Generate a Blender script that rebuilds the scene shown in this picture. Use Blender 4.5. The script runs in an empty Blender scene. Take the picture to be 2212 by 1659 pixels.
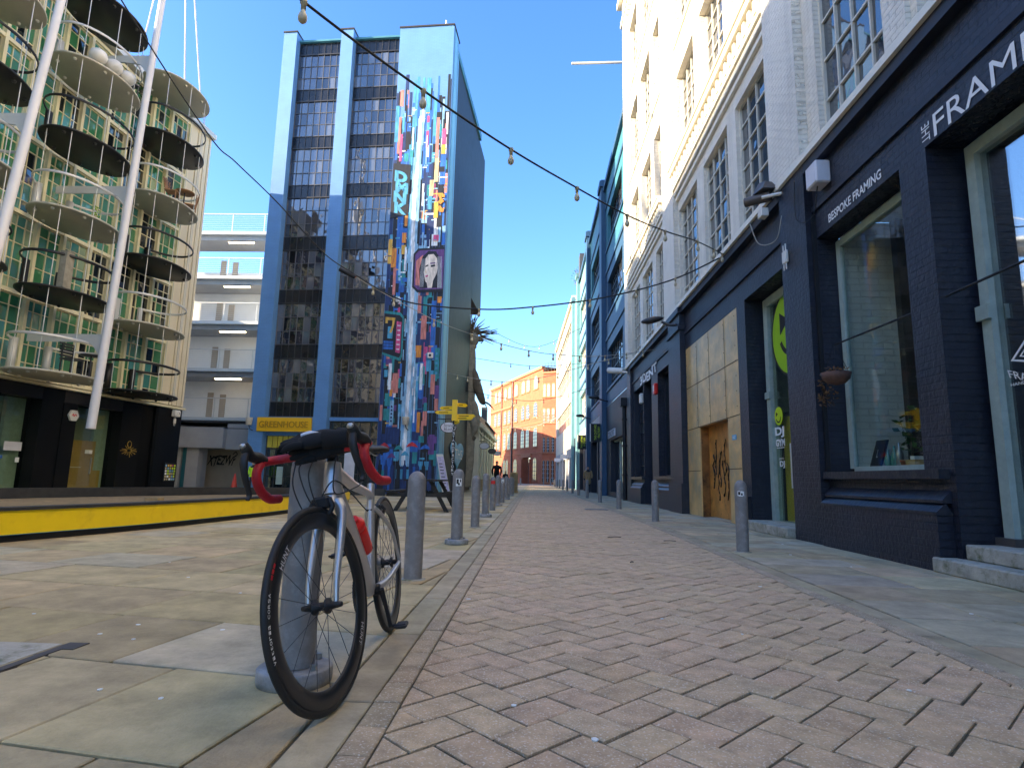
import bpy, math, random
from mathutils import Vector, Matrix
R = random.Random(7)
rad = math.radians
scn = bpy.context.scene
col = scn.collection
# ------------------------------------------------------------------ camera
Fpx, PX, PY, HC = 1290., 1106., 829.5, .77
Yd = Vector((44, 206, Fpx)).normalized()
_t = math.tan(rad(1.25))
Ud = Vector((_t, -1, (206-44*_t)/Fpx)).normalized()
Xd = Yd.cross(Ud)
if Xd.x < 0: Xd = -Xd
cam = bpy.data.cameras.new('camera'); co = bpy.data.objects.new('camera', cam); col.objects.link(co)
cam.sensor_fit = 'HORIZONTAL'; cam.sensor_width = 36; cam.lens = 36*Fpx/2212
cam.clip_end = 2000; cam.clip_start = .05
# rows of world->cam (image x right, y down, z fwd) are components of world axes; blender cam x right, y up, z back
m = Matrix(((Xd.x, -Xd.y, -Xd.z), (Yd.x, -Yd.y, -Yd.z), (Ud.x, -Ud.y, -Ud.z)))
co.matrix_world = Matrix.Translation((0, 0, HC)) @ m.to_4x4()
scn.camera = co
# ------------------------------------------------------------------ light
SUN_EL, SUN_AZ = rad(19.9), rad(16)          # azimuth from -X towards -Y
sd = Vector((-math.cos(SUN_AZ)*math.cos(SUN_EL), -math.sin(SUN_AZ)*math.cos(SUN_EL), math.sin(SUN_EL)))
w = bpy.data.worlds.new('World'); scn.world = w; w.use_nodes = True
nt = w.node_tree; nt.nodes.clear()
sky = nt.nodes.new('ShaderNodeTexSky'); sky.sky_type = 'NISHITA'; sky.sun_disc = False
sky.sun_elevation = SUN_EL; sky.sun_rotation = math.atan2(sd.x, sd.y)
sky.altitude = 50; sky.air_density = 1.0; sky.dust_density = .9; sky.ozone_density = 3.2
bg = nt.nodes.new('ShaderNodeBackground'); bg.inputs[1].default_value = .10
wo = nt.nodes.new('ShaderNodeOutputWorld')
hs_ = nt.nodes.new('ShaderNodeHueSaturation'); hs_.inputs['Saturation'].default_value = 1.2; hs_.inputs['Hue'].default_value = .508; nt.links.new(sky.outputs[0], hs_.inputs['Color'])
nt.links.new(hs_.outputs[0], bg.inputs[0]); nt.links.new(bg.outputs[0], wo.inputs[0])
sl = bpy.data.lights.new('sun', 'SUN'); so = bpy.data.objects.new('sun', sl); col.objects.link(so)
sl.energy = 3.2; sl.angle = rad(.5); sl.color = (1, .82, .58)
so.rotation_euler = sd.to_track_quat('Z', 'Y').to_euler()
scn.view_settings.view_transform = 'Standard'; scn.view_settings.look = 'None'
scn.view_settings.exposure = 2.5; scn.view_settings.gamma = 1
scn.cycles.max_bounces = 8
# ------------------------------------------------------------------ materials
M = {}
def _base(name):
    m = bpy.data.materials.new(name); m.use_nodes = True
    n = m.node_tree; b = n.nodes['Principled BSDF']; M[name] = m
    return m, n, b
def N(n, t, **kw):
    x = n.nodes.new(t)
    for k, v in kw.items(): setattr(x, k, v)
    return x
def pm(name, c, rough=.6, metal=0, var=.12, vs=2.0, bump=0, bs=40, ior=1.5, emis=0, stretch=None, stain=None, svs=.8):
    m, n, b = _base(name)
    b.inputs['Roughness'].default_value = rough; b.inputs['Metallic'].default_value = metal
    b.inputs['IOR'].default_value = ior
    g = N(n, 'ShaderNodeNewGeometry'); mp = N(n, 'ShaderNodeMapping')
    if stretch: mp.inputs['Scale'].default_value = stretch
    n.links.new(g.outputs['Position'], mp.inputs[0])
    no = N(n, 'ShaderNodeTexNoise'); no.inputs['Scale'].default_value = vs; no.inputs['Detail'].default_value = 6
    no.inputs['Roughness'].default_value = .65
    n.links.new(mp.outputs[0], no.inputs[0])
    mr = N(n, 'ShaderNodeMapRange'); mr.inputs[1].default_value = .3; mr.inputs[2].default_value = .7
    mr.inputs[3].default_value = 1-var; mr.inputs[4].default_value = 1+var
    n.links.new(no.outputs[0], mr.inputs[0])
    mx = N(n, 'ShaderNodeVectorMath', operation='SCALE'); mx.inputs[0].default_value = c
    n.links.new(mr.outputs[0], mx.inputs['Scale'])
    out = mx.outputs[0]
    if stain:
        n2 = N(n, 'ShaderNodeTexNoise'); n2.inputs['Scale'].default_value = svs; n2.inputs['Detail'].default_value = 8
        n2.inputs['Roughness'].default_value = .7
        n.links.new(mp.outputs[0], n2.inputs[0])
        r2 = N(n, 'ShaderNodeMapRange'); r2.inputs[1].default_value = .5; r2.inputs[2].default_value = .72
        n.links.new(n2.outputs[0], r2.inputs[0])
        mm = N(n, 'ShaderNodeMix', data_type='RGBA'); mm.inputs[7].default_value = (*stain, 1)
        n.links.new(r2.outputs[0], mm.inputs[0]); n.links.new(out, mm.inputs[6]); out = mm.outputs[2]
    n.links.new(out, b.inputs['Base Color'])
    rr = N(n, 'ShaderNodeMapRange'); rr.inputs[3].default_value = max(0, rough-.06); rr.inputs[4].default_value = min(1, rough+.08)
    n.links.new(no.outputs[0], rr.inputs[0]); n.links.new(rr.outputs[0], b.inputs['Roughness'])
    if bump:
        nb = N(n, 'ShaderNodeTexNoise'); nb.inputs['Scale'].default_value = bs; nb.inputs['Detail'].default_value = 5
        n.links.new(mp.outputs[0], nb.inputs[0])
        bp = N(n, 'ShaderNodeBump'); bp.inputs['Strength'].default_value = bump; bp.inputs['Distance'].default_value = .01
        n.links.new(nb.outputs[0], bp.inputs['Height']); n.links.new(bp.outputs[0], b.inputs['Normal'])
    if emis:
        b.inputs['Emission Color'].default_value = (*c, 1); b.inputs['Emission Strength'].default_value = emis
    return m
def pbrick(name, axis, c, c2, mortar, rough=.7, w=.225, h=.075, ms=.008, bump=.5, var=.1, dirt=None, bs=30, dop=.7, dstr=(1, 1, 1), dsc=3.3):
    """brick courses; axis 'y' for walls facing x, 'x' for walls facing y"""
    m, n, b = _base(name)
    g = N(n, 'ShaderNodeNewGeometry'); s = N(n, 'ShaderNodeSeparateXYZ'); cb = N(n, 'ShaderNodeCombineXYZ')
    n.links.new(g.outputs['Position'], s.inputs[0])
    if axis == 'b':
        ad = N(n, 'ShaderNodeMath', operation='ADD'); n.links.new(s.outputs[0], ad.inputs[0]); n.links.new(s.outputs[1], ad.inputs[1])
        n.links.new(ad.outputs[0], cb.inputs[0])
    else: n.links.new(s.outputs[1 if axis == 'y' else 0], cb.inputs[0])
    n.links.new(s.outputs[2], cb.inputs[1])
    no = N(n, 'ShaderNodeTexNoise'); no.inputs['Scale'].default_value = 1.5; no.inputs['Detail'].default_value = 7
    n.links.new(g.outputs['Position'], no.inputs[0])
    nd = N(n, 'ShaderNodeTexNoise'); nd.inputs['Scale'].default_value = 14; nd.inputs['Detail'].default_value = 3
    n.links.new(g.outputs['Position'], nd.inputs[0])
    wv = N(n, 'ShaderNodeMixRGB', blend_type='ADD'); wv.inputs[0].default_value = .012
    n.links.new(cb.outputs[0], wv.inputs[1]); n.links.new(nd.outputs[1], wv.inputs[2])
    bt = N(n, 'ShaderNodeTexBrick'); bt.inputs['Scale'].default_value = 1
    bt.inputs['Brick Width'].default_value = w; bt.inputs['Row Height'].default_value = h
    bt.inputs['Mortar Size'].default_value = ms; bt.inputs['Mortar Smooth'].default_value = .3
    bt.inputs['Color1'].default_value = (*c, 1); bt.inputs['Color2'].default_value = (*c2, 1); bt.inputs['Mortar'].default_value = (*mortar, 1)
    n.links.new(wv.outputs[0], bt.inputs[0])
    mr = N(n, 'ShaderNodeMapRange'); mr.inputs[1].default_value = .3; mr.inputs[2].default_value = .7
    mr.inputs[3].default_value = 1-var; mr.inputs[4].default_value = 1+var
    n.links.new(no.outputs[0], mr.inputs[0])
    mx = N(n, 'ShaderNodeVectorMath', operation='SCALE'); n.links.new(bt.outputs[0], mx.inputs[0]); n.links.new(mr.outputs[0], mx.inputs['Scale'])
    out = mx.outputs[0]
    if dirt:
        r2 = N(n, 'ShaderNodeMapRange'); r2.inputs[1].default_value = .5; r2.inputs[2].default_value = .72; r2.inputs[4].default_value = dop
        mp_ = N(n, 'ShaderNodeMapping'); mp_.inputs['Scale'].default_value = dstr; n.links.new(g.outputs['Position'], mp_.inputs[0])
        n2 = N(n, 'ShaderNodeTexNoise'); n2.inputs['Scale'].default_value = dsc; n2.inputs['Detail'].default_value = 9; n2.inputs['Roughness'].default_value = .75
        n.links.new(mp_.outputs[0], n2.inputs[0]); n.links.new(n2.outputs[0], r2.inputs[0])
        mm = N(n, 'ShaderNodeMix', data_type='RGBA'); mm.inputs[7].default_value = (*dirt, 1)
        n.links.new(r2.outputs[0], mm.inputs[0]); n.links.new(out, mm.inputs[6]); out = mm.outputs[2]
    n.links.new(out, b.inputs['Base Color']); b.inputs['Roughness'].default_value = rough
    ad = N(n, 'ShaderNodeMath', operation='MULTIPLY_ADD'); ad.inputs[1].default_value = -1; ad.inputs[2].default_value = 1
    n.links.new(bt.outputs['Fac'], ad.inputs[0])
    a2 = N(n, 'ShaderNodeMath', operation='MULTIPLY_ADD'); a2.inputs[1].default_value = .5
    nb = N(n, 'ShaderNodeTexNoise'); nb.inputs['Scale'].default_value = bs; nb.inputs['Detail'].default_value = 5
    n.links.new(g.outputs['Position'], nb.inputs[0])
    n.links.new(nb.outputs[0], a2.inputs[0]); n.links.new(ad.outputs[0], a2.inputs[2])
    bp = N(n, 'ShaderNodeBump'); bp.inputs['Strength'].default_value = bump; bp.inputs['Distance'].default_value = .012
    n.links.new(a2.outputs[0], bp.inputs['Height']); n.links.new(bp.outputs[0], b.inputs['Normal'])
    return m
def pglass(name, c, ior=1.9, rough=.03, trans=0, wav=.02, ws=1.2, metal=0, tint=None, r0=.06):
    m, n, b = _base(name)
    b.inputs['Base Color'].default_value = (*c, 1); b.inputs['Roughness'].default_value = rough; b.inputs['IOR'].default_value = ior
    b.inputs['Metallic'].default_value = metal
    g = N(n, 'ShaderNodeNewGeometry'); nb = N(n, 'ShaderNodeTexNoise'); nb.inputs['Scale'].default_value = ws; nb.inputs['Detail'].default_value = 2
    n.links.new(g.outputs['Position'], nb.inputs[0])
    bp = N(n, 'ShaderNodeBump'); bp.inputs['Strength'].default_value = 1; bp.inputs['Distance'].default_value = wav
    n.links.new(nb.outputs[0], bp.inputs['Height']); n.links.new(bp.outputs[0], b.inputs['Normal'])
    if trans:
        tr = N(n, 'ShaderNodeBsdfTransparent'); tr.inputs[0].default_value = (*(tint or (.9, .95, .93)), 1)
        mx = N(n, 'ShaderNodeMixShader'); mx.inputs[0].default_value = 1-trans
        fr = N(n, 'ShaderNodeLayerWeight'); fr.inputs[0].default_value = .5
        pw = N(n, 'ShaderNodeMath', operation='POWER'); pw.inputs[1].default_value = 4; n.links.new(fr.outputs['Facing'], pw.inputs[0])
        ma = N(n, 'ShaderNodeMath', operation='MULTIPLY_ADD'); ma.inputs[1].default_value = 1-r0; ma.inputs[2].default_value = r0; n.links.new(pw.outputs[0], ma.inputs[0])
        gl = N(n, 'ShaderNodeBsdfGlossy'); gl.inputs['Roughness'].default_value = rough
        n.links.new(bp.outputs[0], gl.inputs['Normal'])
        n.links.new(ma.outputs[0], mx.inputs[0]); n.links.new(tr.outputs[0], mx.inputs[1]); n.links.new(gl.outputs[0], mx.inputs[2])
        n.links.new(mx.outputs[0], n.nodes['Material Output'].inputs[0])
    return m
def pvar(name, rough=.8, vs=6, var=.3, bump=.5, bs=90, speck=.25, spcol=(.5, .45, .38)):
    """stone with a per-piece tint attribute"""
    m, n, b = _base(name)
    at = N(n, 'ShaderNodeAttribute', attribute_name='tint')
    g = N(n, 'ShaderNodeNewGeometry')
    no = N(n, 'ShaderNodeTexNoise'); no.inputs['Scale'].default_value = vs; no.inputs['Detail'].default_value = 8; no.inputs['Roughness'].default_value = .7
    n.links.new(g.outputs['Position'], no.inputs[0])
    mr = N(n, 'ShaderNodeMapRange'); mr.inputs[1].default_value = .3; mr.inputs[2].default_value = .7
    mr.inputs[3].default_value = 1-var; mr.inputs[4].default_value = 1+var
    n.links.new(no.outputs[0], mr.inputs[0])
    mx = N(n, 'ShaderNodeVectorMath', operation='SCALE'); n.links.new(at.outputs[0], mx.inputs[0]); n.links.new(mr.outputs[0], mx.inputs['Scale'])
    sp = N(n, 'ShaderNodeTexNoise'); sp.inputs['Scale'].default_value = 120; sp.inputs['Detail'].default_value = 2
    n.links.new(g.outputs['Position'], sp.inputs[0])
    sr = N(n, 'ShaderNodeMapRange'); sr.inputs[1].default_value = .58; sr.inputs[2].default_value = .66; sr.inputs[4].default_value = speck
    n.links.new(sp.outputs[0], sr.inputs[0])
    mm = N(n, 'ShaderNodeMix', data_type='RGBA'); mm.inputs[7].default_value = (*spcol, 1)
    n.links.new(sr.outputs[0], mm.inputs[0]); n.links.new(mx.outputs[0], mm.inputs[6]); 
    # green-brown dirt in patches
    n3 = N(n, 'ShaderNodeTexNoise'); n3.inputs['Scale'].default_value = 1.1; n3.inputs['Detail'].default_value = 9; n3.inputs['Roughness'].default_value = .7
    n.links.new(g.outputs['Position'], n3.inputs[0])
    r3 = N(n, 'ShaderNodeMapRange'); r3.inputs[1].default_value = .5; r3.inputs[2].default_value = .75; r3.inputs[4].default_value = .55
    n.links.new(n3.outputs[0], r3.inputs[0])
    m3 = N(n, 'ShaderNodeMix', data_type='RGBA', blend_type='MULTIPLY'); m3.inputs[7].default_value = (.62, .64, .45, 1)
    n.links.new(r3.outputs[0], m3.inputs[0]); n.links.new(mm.outputs[2], m3.inputs[6])
    n.links.new(m3.outputs[2], b.inputs['Base Color']); b.inputs['Roughness'].default_value = rough
    nb = N(n, 'ShaderNodeTexNoise'); nb.inputs['Scale'].default_value = bs; nb.inputs['Detail'].default_value = 6
    n.links.new(g.outputs['Position'], nb.inputs[0])
    bp = N(n, 'ShaderNodeBump'); bp.inputs['Strength'].default_value = bump; bp.inputs['Distance'].default_value = .006
    n.links.new(nb.outputs[0], bp.inputs['Height']); n.links.new(bp.outputs[0], b.inputs['Normal'])
    return m
pvar('paver', speck=.6, spcol=(.78, .72, .6), bump=.9, bs=110, vs=9); pvar('slab', vs=3.5, var=.34, bump=.6, bs=70, speck=.16)
pm('joint', (.10, .085, .05), .95, var=.4, vs=9, bump=.6, bs=120)
pm('kerbstone', (.21, .175, .13), .85, var=.2, vs=5, bump=.4, bs=90, stain=(.12, .11, .06))
pm('concrete', (.40, .37, .30), .85, var=.25, vs=6, bump=.5, bs=40, stain=(.12, .13, .05), svs=9)
pm('asphalt', (.10, .095, .085), .9, var=.2)
pbrick('white_brick', 'y', (.80, .74, .62), (.82, .76, .64), (.77, .71, .60), rough=.55, bump=1.6, var=.08, dirt=(.46, .41, .32), dop=.5, dstr=(1, 1, .12), dsc=2.2)
pm('white_paint', (.80, .75, .63), .5, var=.05, vs=4, bump=.1)
pm('cream_frame', (.62, .58, .48), .5, var=.1, vs=8)
pbrick('navy_brick', 'y', (.014, .016, .028), (.016, .018, .031), (.009, .011, .02), rough=.45, bump=1.9, var=.25, bs=20, dirt=(.045, .05, .065), dop=.5, dstr=(1, 1, .5), dsc=5)
pm('navy_paint', (.014, .016, .027), .52, var=.25, vs=5, bump=.3, bs=12)
pm('plinth_navy', (.016, .019, .03), .36, var=.35, vs=5, bump=.6, bs=20, stain=(.05, .045, .04), svs=7)
pm('black', (.008, .008, .010), .55, var=.2)
pm('black_gloss', (.007, .007, .007), .34, var=.2, vs=.7, bump=.5, bs=1.3, ior=1.3)
pm('rubber', (.013, .013, .013), .6, var=.15, bump=.15, bs=200)
pm('carbon', (.016, .016, .017), .3, var=.1)
pm('silver_frame', (.56, .55, .54), .34, metal=.75, var=.03, vs=12)
pm('steel', (.45, .45, .45), .35, metal=.9, var=.1)
pm('red_tape', (.46, .008, .018), .55, var=.15, vs=30, bump=.3, bs=150)
pm('red_plastic', (.75, .02, .015), .35, var=.08)
pm('bollard_grey', (.215, .20, .19), .48, var=.16, vs=7, bump=.1, bs=60, stain=(.30, .29, .28), svs=14)
pm('zinc', (.34, .34, .34), .55, metal=.3, var=.3, vs=12, bump=.3, bs=60, stain=(.2, .19, .17), svs=10)
pm('copper', (.66, .44, .18), .38, metal=.2, var=.3, vs=2.2, bump=.1, bs=8, stain=(.42, .36, .23), svs=1.7)
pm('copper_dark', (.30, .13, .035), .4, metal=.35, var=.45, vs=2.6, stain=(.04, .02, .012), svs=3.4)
pm('copper_door', (.62, .28, .06), .4, metal=.3, var=.35, vs=2.2, stain=(.12, .05, .02), svs=3.0)
pm('rust_line', (.10, .05, .02), .7)
pm('drum_mullion', (.80, .72, .46), .45, var=.08, vs=3)
pm('drum_panel', (.74, .64, .44), .6, var=.08, vs=1, stretch=(1, 1, .15))
pm('pale_metal', (.66, .65, .60), .4, metal=.2, var=.06)
pm('disc_grey', (.52, .50, .40), .55, var=.08, vs=1.4)
pm('disc_black', (.012, .011, .010), .45, var=.3, vs=1.4)
pm('mast_white', (.74, .70, .66), .35, var=.05)
pm('cable', (.02, .02, .02), .7); pm('cable_pale', (.35, .33, .28), .6)
pm('bulb', (.52, .45, .30), .3, var=.15, vs=60); pm('socket', (.42, .34, .2), .6)
pbrick('blue_brick', 'b', (.105, .25, .50), (.11, .265, .53), (.09, .23, .47), rough=.55, bump=.4, var=.06)
pm('blue_light', (.16, .42, .62), .55, var=.08, vs=2, bump=.15)
pm('dark_render', (.030, .025, .028), .75, var=.25, vs=1.2, bump=.2, bs=30, stretch=(1, 1, .5))
pm('steel_dark', (.03, .03, .032), .4, var=.2); pm('spandrel', (.016, .017, .02), .2, var=.4, vs=1)
pm('yellow_paint', (.93, .64, .004), .5, var=.06, vs=2.5, bump=.12, bs=20, stain=(.80, .53, .01), svs=5)
pm('yellow_sign', (.80, .46, .01), .5, var=.05); pm('yellow_edge', (.42, .23, .01), .6)
pm('fence_black', (.028, .027, .025), .6, var=.35, vs=5, bump=.3, bs=30)
pm('sandstone', (.36, .25, .12), .9, var=.35, vs=4, bump=.5, bs=30, stain=(.22, .17, .09), svs=5)
pm('render_white', (.84, .82, .77), .75, var=.05, vs=1, bump=.05)
pm('render_grey', (.34, .34, .34), .7, var=.1, vs=1.5); pm('render_tan', (.40, .33, .25), .8, var=.1, vs=1.5)
pm('teal_paint', (.02, .14, .17), .5); pm('door_cream', (.50, .44, .32), .6)
pm('lamp_strip', (1, .78, .45), .5, var=0, emis=2.2)
pbrick('red_brick', 'x', (.42, .10, .04), (.47, .12, .05), (.36, .11, .06), rough=.8, bump=.3, var=.14)
pm('stone_trim', (.46, .17, .08), .8); pm('stone_pale', (.55, .46, .34), .8)
pm('far_white', (.56, .52, .43), .7, var=.06, vs=.8); pm('far_dark', (.035, .036, .05), .6, var=.2)
pm('teal_wall', (.05, .19, .24), .5, var=.12, vs=1.5, bump=.25, bs=8, stain=(.06, .24, .29), svs=1)
pm('blue_wall', (.03, .085, .16), .5, var=.12, vs=1.5, bump=.25, bs=8)
pm('aqua_wall', (.15, .31, .34), .5, var=.1, vs=1.5, bump=.25, bs=8)
pm('slate', (.06, .065, .075), .7, var=.25, vs=5); pm('cream_wall', (.60, .57, .44), .7, var=.08, vs=1.5)
pm('bark', (.16, .13, .09), .85, var=.4, vs=5, bump=.8, bs=14, stretch=(1, 1, .4)); pm('bark_pale', (.30, .27, .20), .8, var=.3, vs=4, bump=.6, bs=12)
pm('wood_dark', (.022, .018, .015), .7, var=.4, vs=8, bump=.4, bs=40); pm('wood', (.34, .17, .07), .6, var=.3, vs=9)
pm('cardboard', (.45, .27, .08), .75, var=.12, vs=3)
pm('lime', (.30, .55, .01), .45); pm('lime_bright', (.55, .72, .02), .4); pm('white_letter', (.82, .82, .80), .5, var=.02)
pm('hivis', (.55, .95, .02), .5, emis=0)
pm('yellow_arm', (.90, .58, .01), .45, var=.04); pm('sign_blue', (.16, .42, .62), .5); pm('sign_grey', (.62, .62, .66), .5)
pm('lilac', (.55, .50, .66), .6, var=.25, vs=14); pm('cone_orange', (.55, .05, .02), .5)
pm('skin', (.48, .28, .19), .6, var=.05); pm('hair', (.03, .02, .015), .7); pm('coat_black', (.006, .006, .007), .9)
pm('coat_camel', (.38, .24, .11), .85, var=.15, vs=10); pm('trousers', (.02, .022, .03), .8)
pm('leaf', (.035, .12, .02), .5, var=.4, vs=20); pm('dry_leaf', (.17, .09, .04), .8, var=.4, vs=30)
pm('terracotta', (.13, .065, .045), .8, var=.2, vs=20); pm('pot_white', (.70, .68, .62), .5)
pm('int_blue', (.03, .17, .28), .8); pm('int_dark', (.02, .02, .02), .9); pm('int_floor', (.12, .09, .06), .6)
pm('int_ochre', (.60, .48, .05), .6, var=.15, vs=2, stretch=(1, 4, .3))
pbrick('int_white_brick', 'b', (.86, .83, .72), (.88, .85, .75), (.76, .73, .64), rough=.7, bump=1.0, h=.09, w=.26, var=.1)
pm('frame_green', (.33, .42, .38), .5, var=.15, vs=8); pm('gym_glass_back', (.20, .22, .17), .5)
pm('litter_white', (.8, .8, .76), .6); pm('iron_cover', (.09, .08, .075), .5, metal=.3, var=.2)
pglass('glass_sky', (.03, .035, .04), ior=2.6); pglass('glass_pale', (.16, .16, .13), ior=2.2)
pglass('glass_green', (.05, .22, .10), ior=2.0); pglass('glass_teal', (.07, .27, .22), ior=2.0); pglass('glass_dark', (.012, .018, .02), ior=2.0)
pglass('glass_blue', (.03, .034, .05), ior=2.4, wav=.008, ws=1.5); pglass('glass_blue_blind', (.10, .11, .13), ior=2.2, wav=.006, ws=1.5); pglass('glass_blue_dark', (.012, .012, .014), ior=2.2, wav=.01, ws=1.5); pm('steel_mid', (.10, .10, .105), .4); pglass('glass_shop', (1, 1, 1), ior=1.32, trans=.7, wav=.002); 
pglass('glass_shop_mirror', (1, 1, 1), ior=2.0, trans=.7, wav=.002, r0=.42)
pglass('glass_gym', (1, 1, 1), ior=1.45, trans=.7, wav=.002, tint=(.86, .90, .82))
pm('blind', (.30, .40, .26), .7, var=.1)
# ------------------------------------------------------------------ mesh builder
WL = {}
class MB:
    def __init__(s): s.v = []; s.f = []; s.m = []; s.mats = []; s.sm = []
    def mi(s, mat):
        if mat is None: return 0
        if mat not in s.mats: s.mats.append(mat)
        return s.mats.index(mat)
    def face(s, pts, mat=None, smooth=False):
        k = len(s.v); s.v += [tuple(p) for p in pts]; s.f.append(tuple(range(k, k+len(pts)))); s.m.append(s.mi(mat)); s.sm.append(smooth)
    def mesh(s, vs, fs, mat=None, smooth=False):
        k = len(s.v); s.v += [tuple(p) for p in vs]; i = s.mi(mat)
        for f in fs: s.f.append(tuple(a+k for a in f)); s.m.append(i); s.sm.append(smooth)
    def hexa(s, p, mat=None):   # 8 pts: bottom 4, top 4
        s.mesh(p, [(3, 2, 1, 0), (4, 5, 6, 7), (0, 1, 5, 4), (1, 2, 6, 5), (2, 3, 7, 6), (3, 0, 4, 7)], mat)
    def box(s, x0, x1, y0, y1, z0, z1, mat=None):
        s.hexa([(x0, y0, z0), (x1, y0, z0), (x1, y1, z0), (x0, y1, z0), (x0, y0, z1), (x1, y0, z1), (x1, y1, z1), (x0, y1, z1)], mat)
    def bbox(s, x0, x1, y0, y1, z0, z1, b, mat=None):  # bevelled box
        X = [x0, x0+b, x1-b, x1]; Y = [y0, y0+b, y1-b, y1]; Z = [z0, z0+b, z1-b, z1]
        vs = []; idx = {}
        def V(i, j, k):
            t = (i, j, k)
            if t not in idx: idx[t] = len(vs); vs.append((X[i], Y[j], Z[k]))
            return idx[t]
        F = []
        for k, o in ((0, 1), (3, 1)): F.append([V(1, 1, k), V(2, 1, k), V(2, 2, k), V(1, 2, k)])
        for k in (0, 3): F.append([V(1, k, 1), V(2, k, 1), V(2, k, 2), V(1, k, 2)]); F.append([V(k, 1, 1), V(k, 2, 1), V(k, 2, 2), V(k, 1, 2)])
        for a in (0, 3):
            for c in (0, 3):
                i = 1 if a == 0 else 2; j = 1 if c == 0 else 2
                F.append([V(1, a, j), V(2, a, j), V(2, i, c), V(1, i, c)])
                F.append([V(a, 1, j), V(a, 2, j), V(i, 2, c), V(i, 1, c)])
                F.append([V(a, j, 1), V(a, j, 2), V(i, c, 2), V(i, c, 1)])
                for e in (0, 3):
                    l = 1 if e == 0 else 2
                    F.append([V(a, j, l), V(i, c, l), V(i, j, e)])
        s.mesh(vs, F, mat)
    def tube(s, pts, r, seg=10, mat=None, cap=True, flat=1, up=None):
        pts = [Vector(p) for p in pts]; n = len(pts)
        rs = r if isinstance(r, (list, tuple)) else [r]*n
        fl = flat if isinstance(flat, (list, tuple)) else [flat]*n
        vs = []; prev = None
        for i, p in enumerate(pts):
            t = (pts[min(i+1, n-1)]-pts[max(i-1, 0)])
            if t.length < 1e-9: t = Vector((0, 0, 1))
            t.normalize()
            a = Vector(up) if up else (prev if prev is not None else (Vector((0, 0, 1)) if abs(t.z) < .9 else Vector((1, 0, 0))))
            b = t.cross(a)
            if b.length < 1e-6: b = t.cross(Vector((1, .3, .1)))
            b.normalize(); a = b.cross(t).normalized(); prev = a
            for k in range(seg):
                h = 2*math.pi*k/seg
                vs.append(p+a*math.cos(h)*rs[i]+b*math.sin(h)*rs[i]*fl[i])
        fs = []
        for i in range(n-1):
            for k in range(seg):
                fs.append((i*seg+k, i*seg+(k+1) % seg, (i+1)*seg+(k+1) % seg, (i+1)*seg+k))
        s.mesh(vs, fs, mat, True)
        if cap:
            s.face(vs[:seg][::-1], mat); s.face(vs[-seg:], mat)
    def lathe(s, prof, c=(0, 0, 0), axis='z', seg=32, mat=None, smooth=True, ex=1, ey=1):
        vs = []
        for (r, h) in prof:
            for k in range(seg):
                a = 2*math.pi*k/seg; x, y = r*math.cos(a)*ex, r*math.sin(a)*ey
                q = (x, y, h) if axis == 'z' else ((x, h, y) if axis == 'y' else (h, x, y))
                vs.append((c[0]+q[0], c[1]+q[1], c[2]+q[2]))
        fs = []
        for i in range(len(prof)-1):
            for k in range(seg): fs.append((i*seg+k, i*seg+(k+1) % seg, (i+1)*seg+(k+1) % seg, (i+1)*seg+k))
        s.mesh(vs, fs, mat, smooth)
    def ell(s, c, r, mat=None, seg=14, rings=9, mtx=None):
        vs = []
        for i in range(rings+1):
            a = math.pi*i/rings
            for k in range(seg):
                b = 2*math.pi*k/seg; q = Vector((r[0]*math.sin(a)*math.cos(b), r[1]*math.sin(a)*math.sin(b), r[2]*math.cos(a)))
                if mtx: q = mtx @ q
                vs.append(q+Vector(c))
        fs = [(i*seg+k, i*seg+(k+1) % seg, (i+1)*seg+(k+1) % seg, (i+1)*seg+k) for i in range(rings) for k in range(seg)]
        s.mesh(vs, fs, mat, True)
    def prism(s, poly, fn, h0, h1, mat=None):
        """poly 2D list, fn(u,v,w)->point, between w=h0 and h1"""
        n = len(poly); a = [fn(u, v, h0) for u, v in poly]; b = [fn(u, v, h1) for u, v in poly]
        s.mesh(a+b, [tuple(range(n)), tuple(range(2*n-1, n-1, -1))]+[(i, (i+1) % n, n+(i+1) % n, n+i) for i in range(n)], mat)
    def split(s, name, mat=None, parent=None, gap=.02):
        n = len(s.v); p = list(range(n))
        def fd(a):
            while p[a] != a: p[a] = p[p[a]]; a = p[a]
            return a
        for f in s.f:
            for a in f[1:]: p[fd(a)] = fd(f[0])
        bb = {}
        for i in range(n):
            r = fd(i); b = bb.setdefault(r, [1e9]*3+[-1e9]*3)
            for k in range(3): b[k] = min(b[k], s.v[i][k]); b[3+k] = max(b[3+k], s.v[i][k])
        ks = list(bb); q = {k: k for k in ks}
        def fq(a):
            while q[a] != a: a = q[a]
            return a
        for i, a in enumerate(ks):
            for b in ks[i+1:]:
                A, B_ = bb[a], bb[b]
                if all(A[k]-gap <= B_[3+k] and B_[k]-gap <= A[3+k] for k in range(3)): q[fq(a)] = fq(b)
        gr = {}
        for i, f in enumerate(s.f): gr.setdefault(fq(fd(f[0])), []).append(i)
        out = []
        for g_ in gr.values():
            m_ = MB(); m_.mats = list(s.mats); mp = {}
            for i in g_:
                nf = []
                for a in s.f[i]:
                    if a not in mp: mp[a] = len(m_.v); m_.v.append(s.v[a])
                    nf.append(mp[a])
                m_.f.append(tuple(nf)); m_.m.append(s.m[i]); m_.sm.append(s.sm[i])
            out.append(m_.build(name, mat, parent))
        return out
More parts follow.
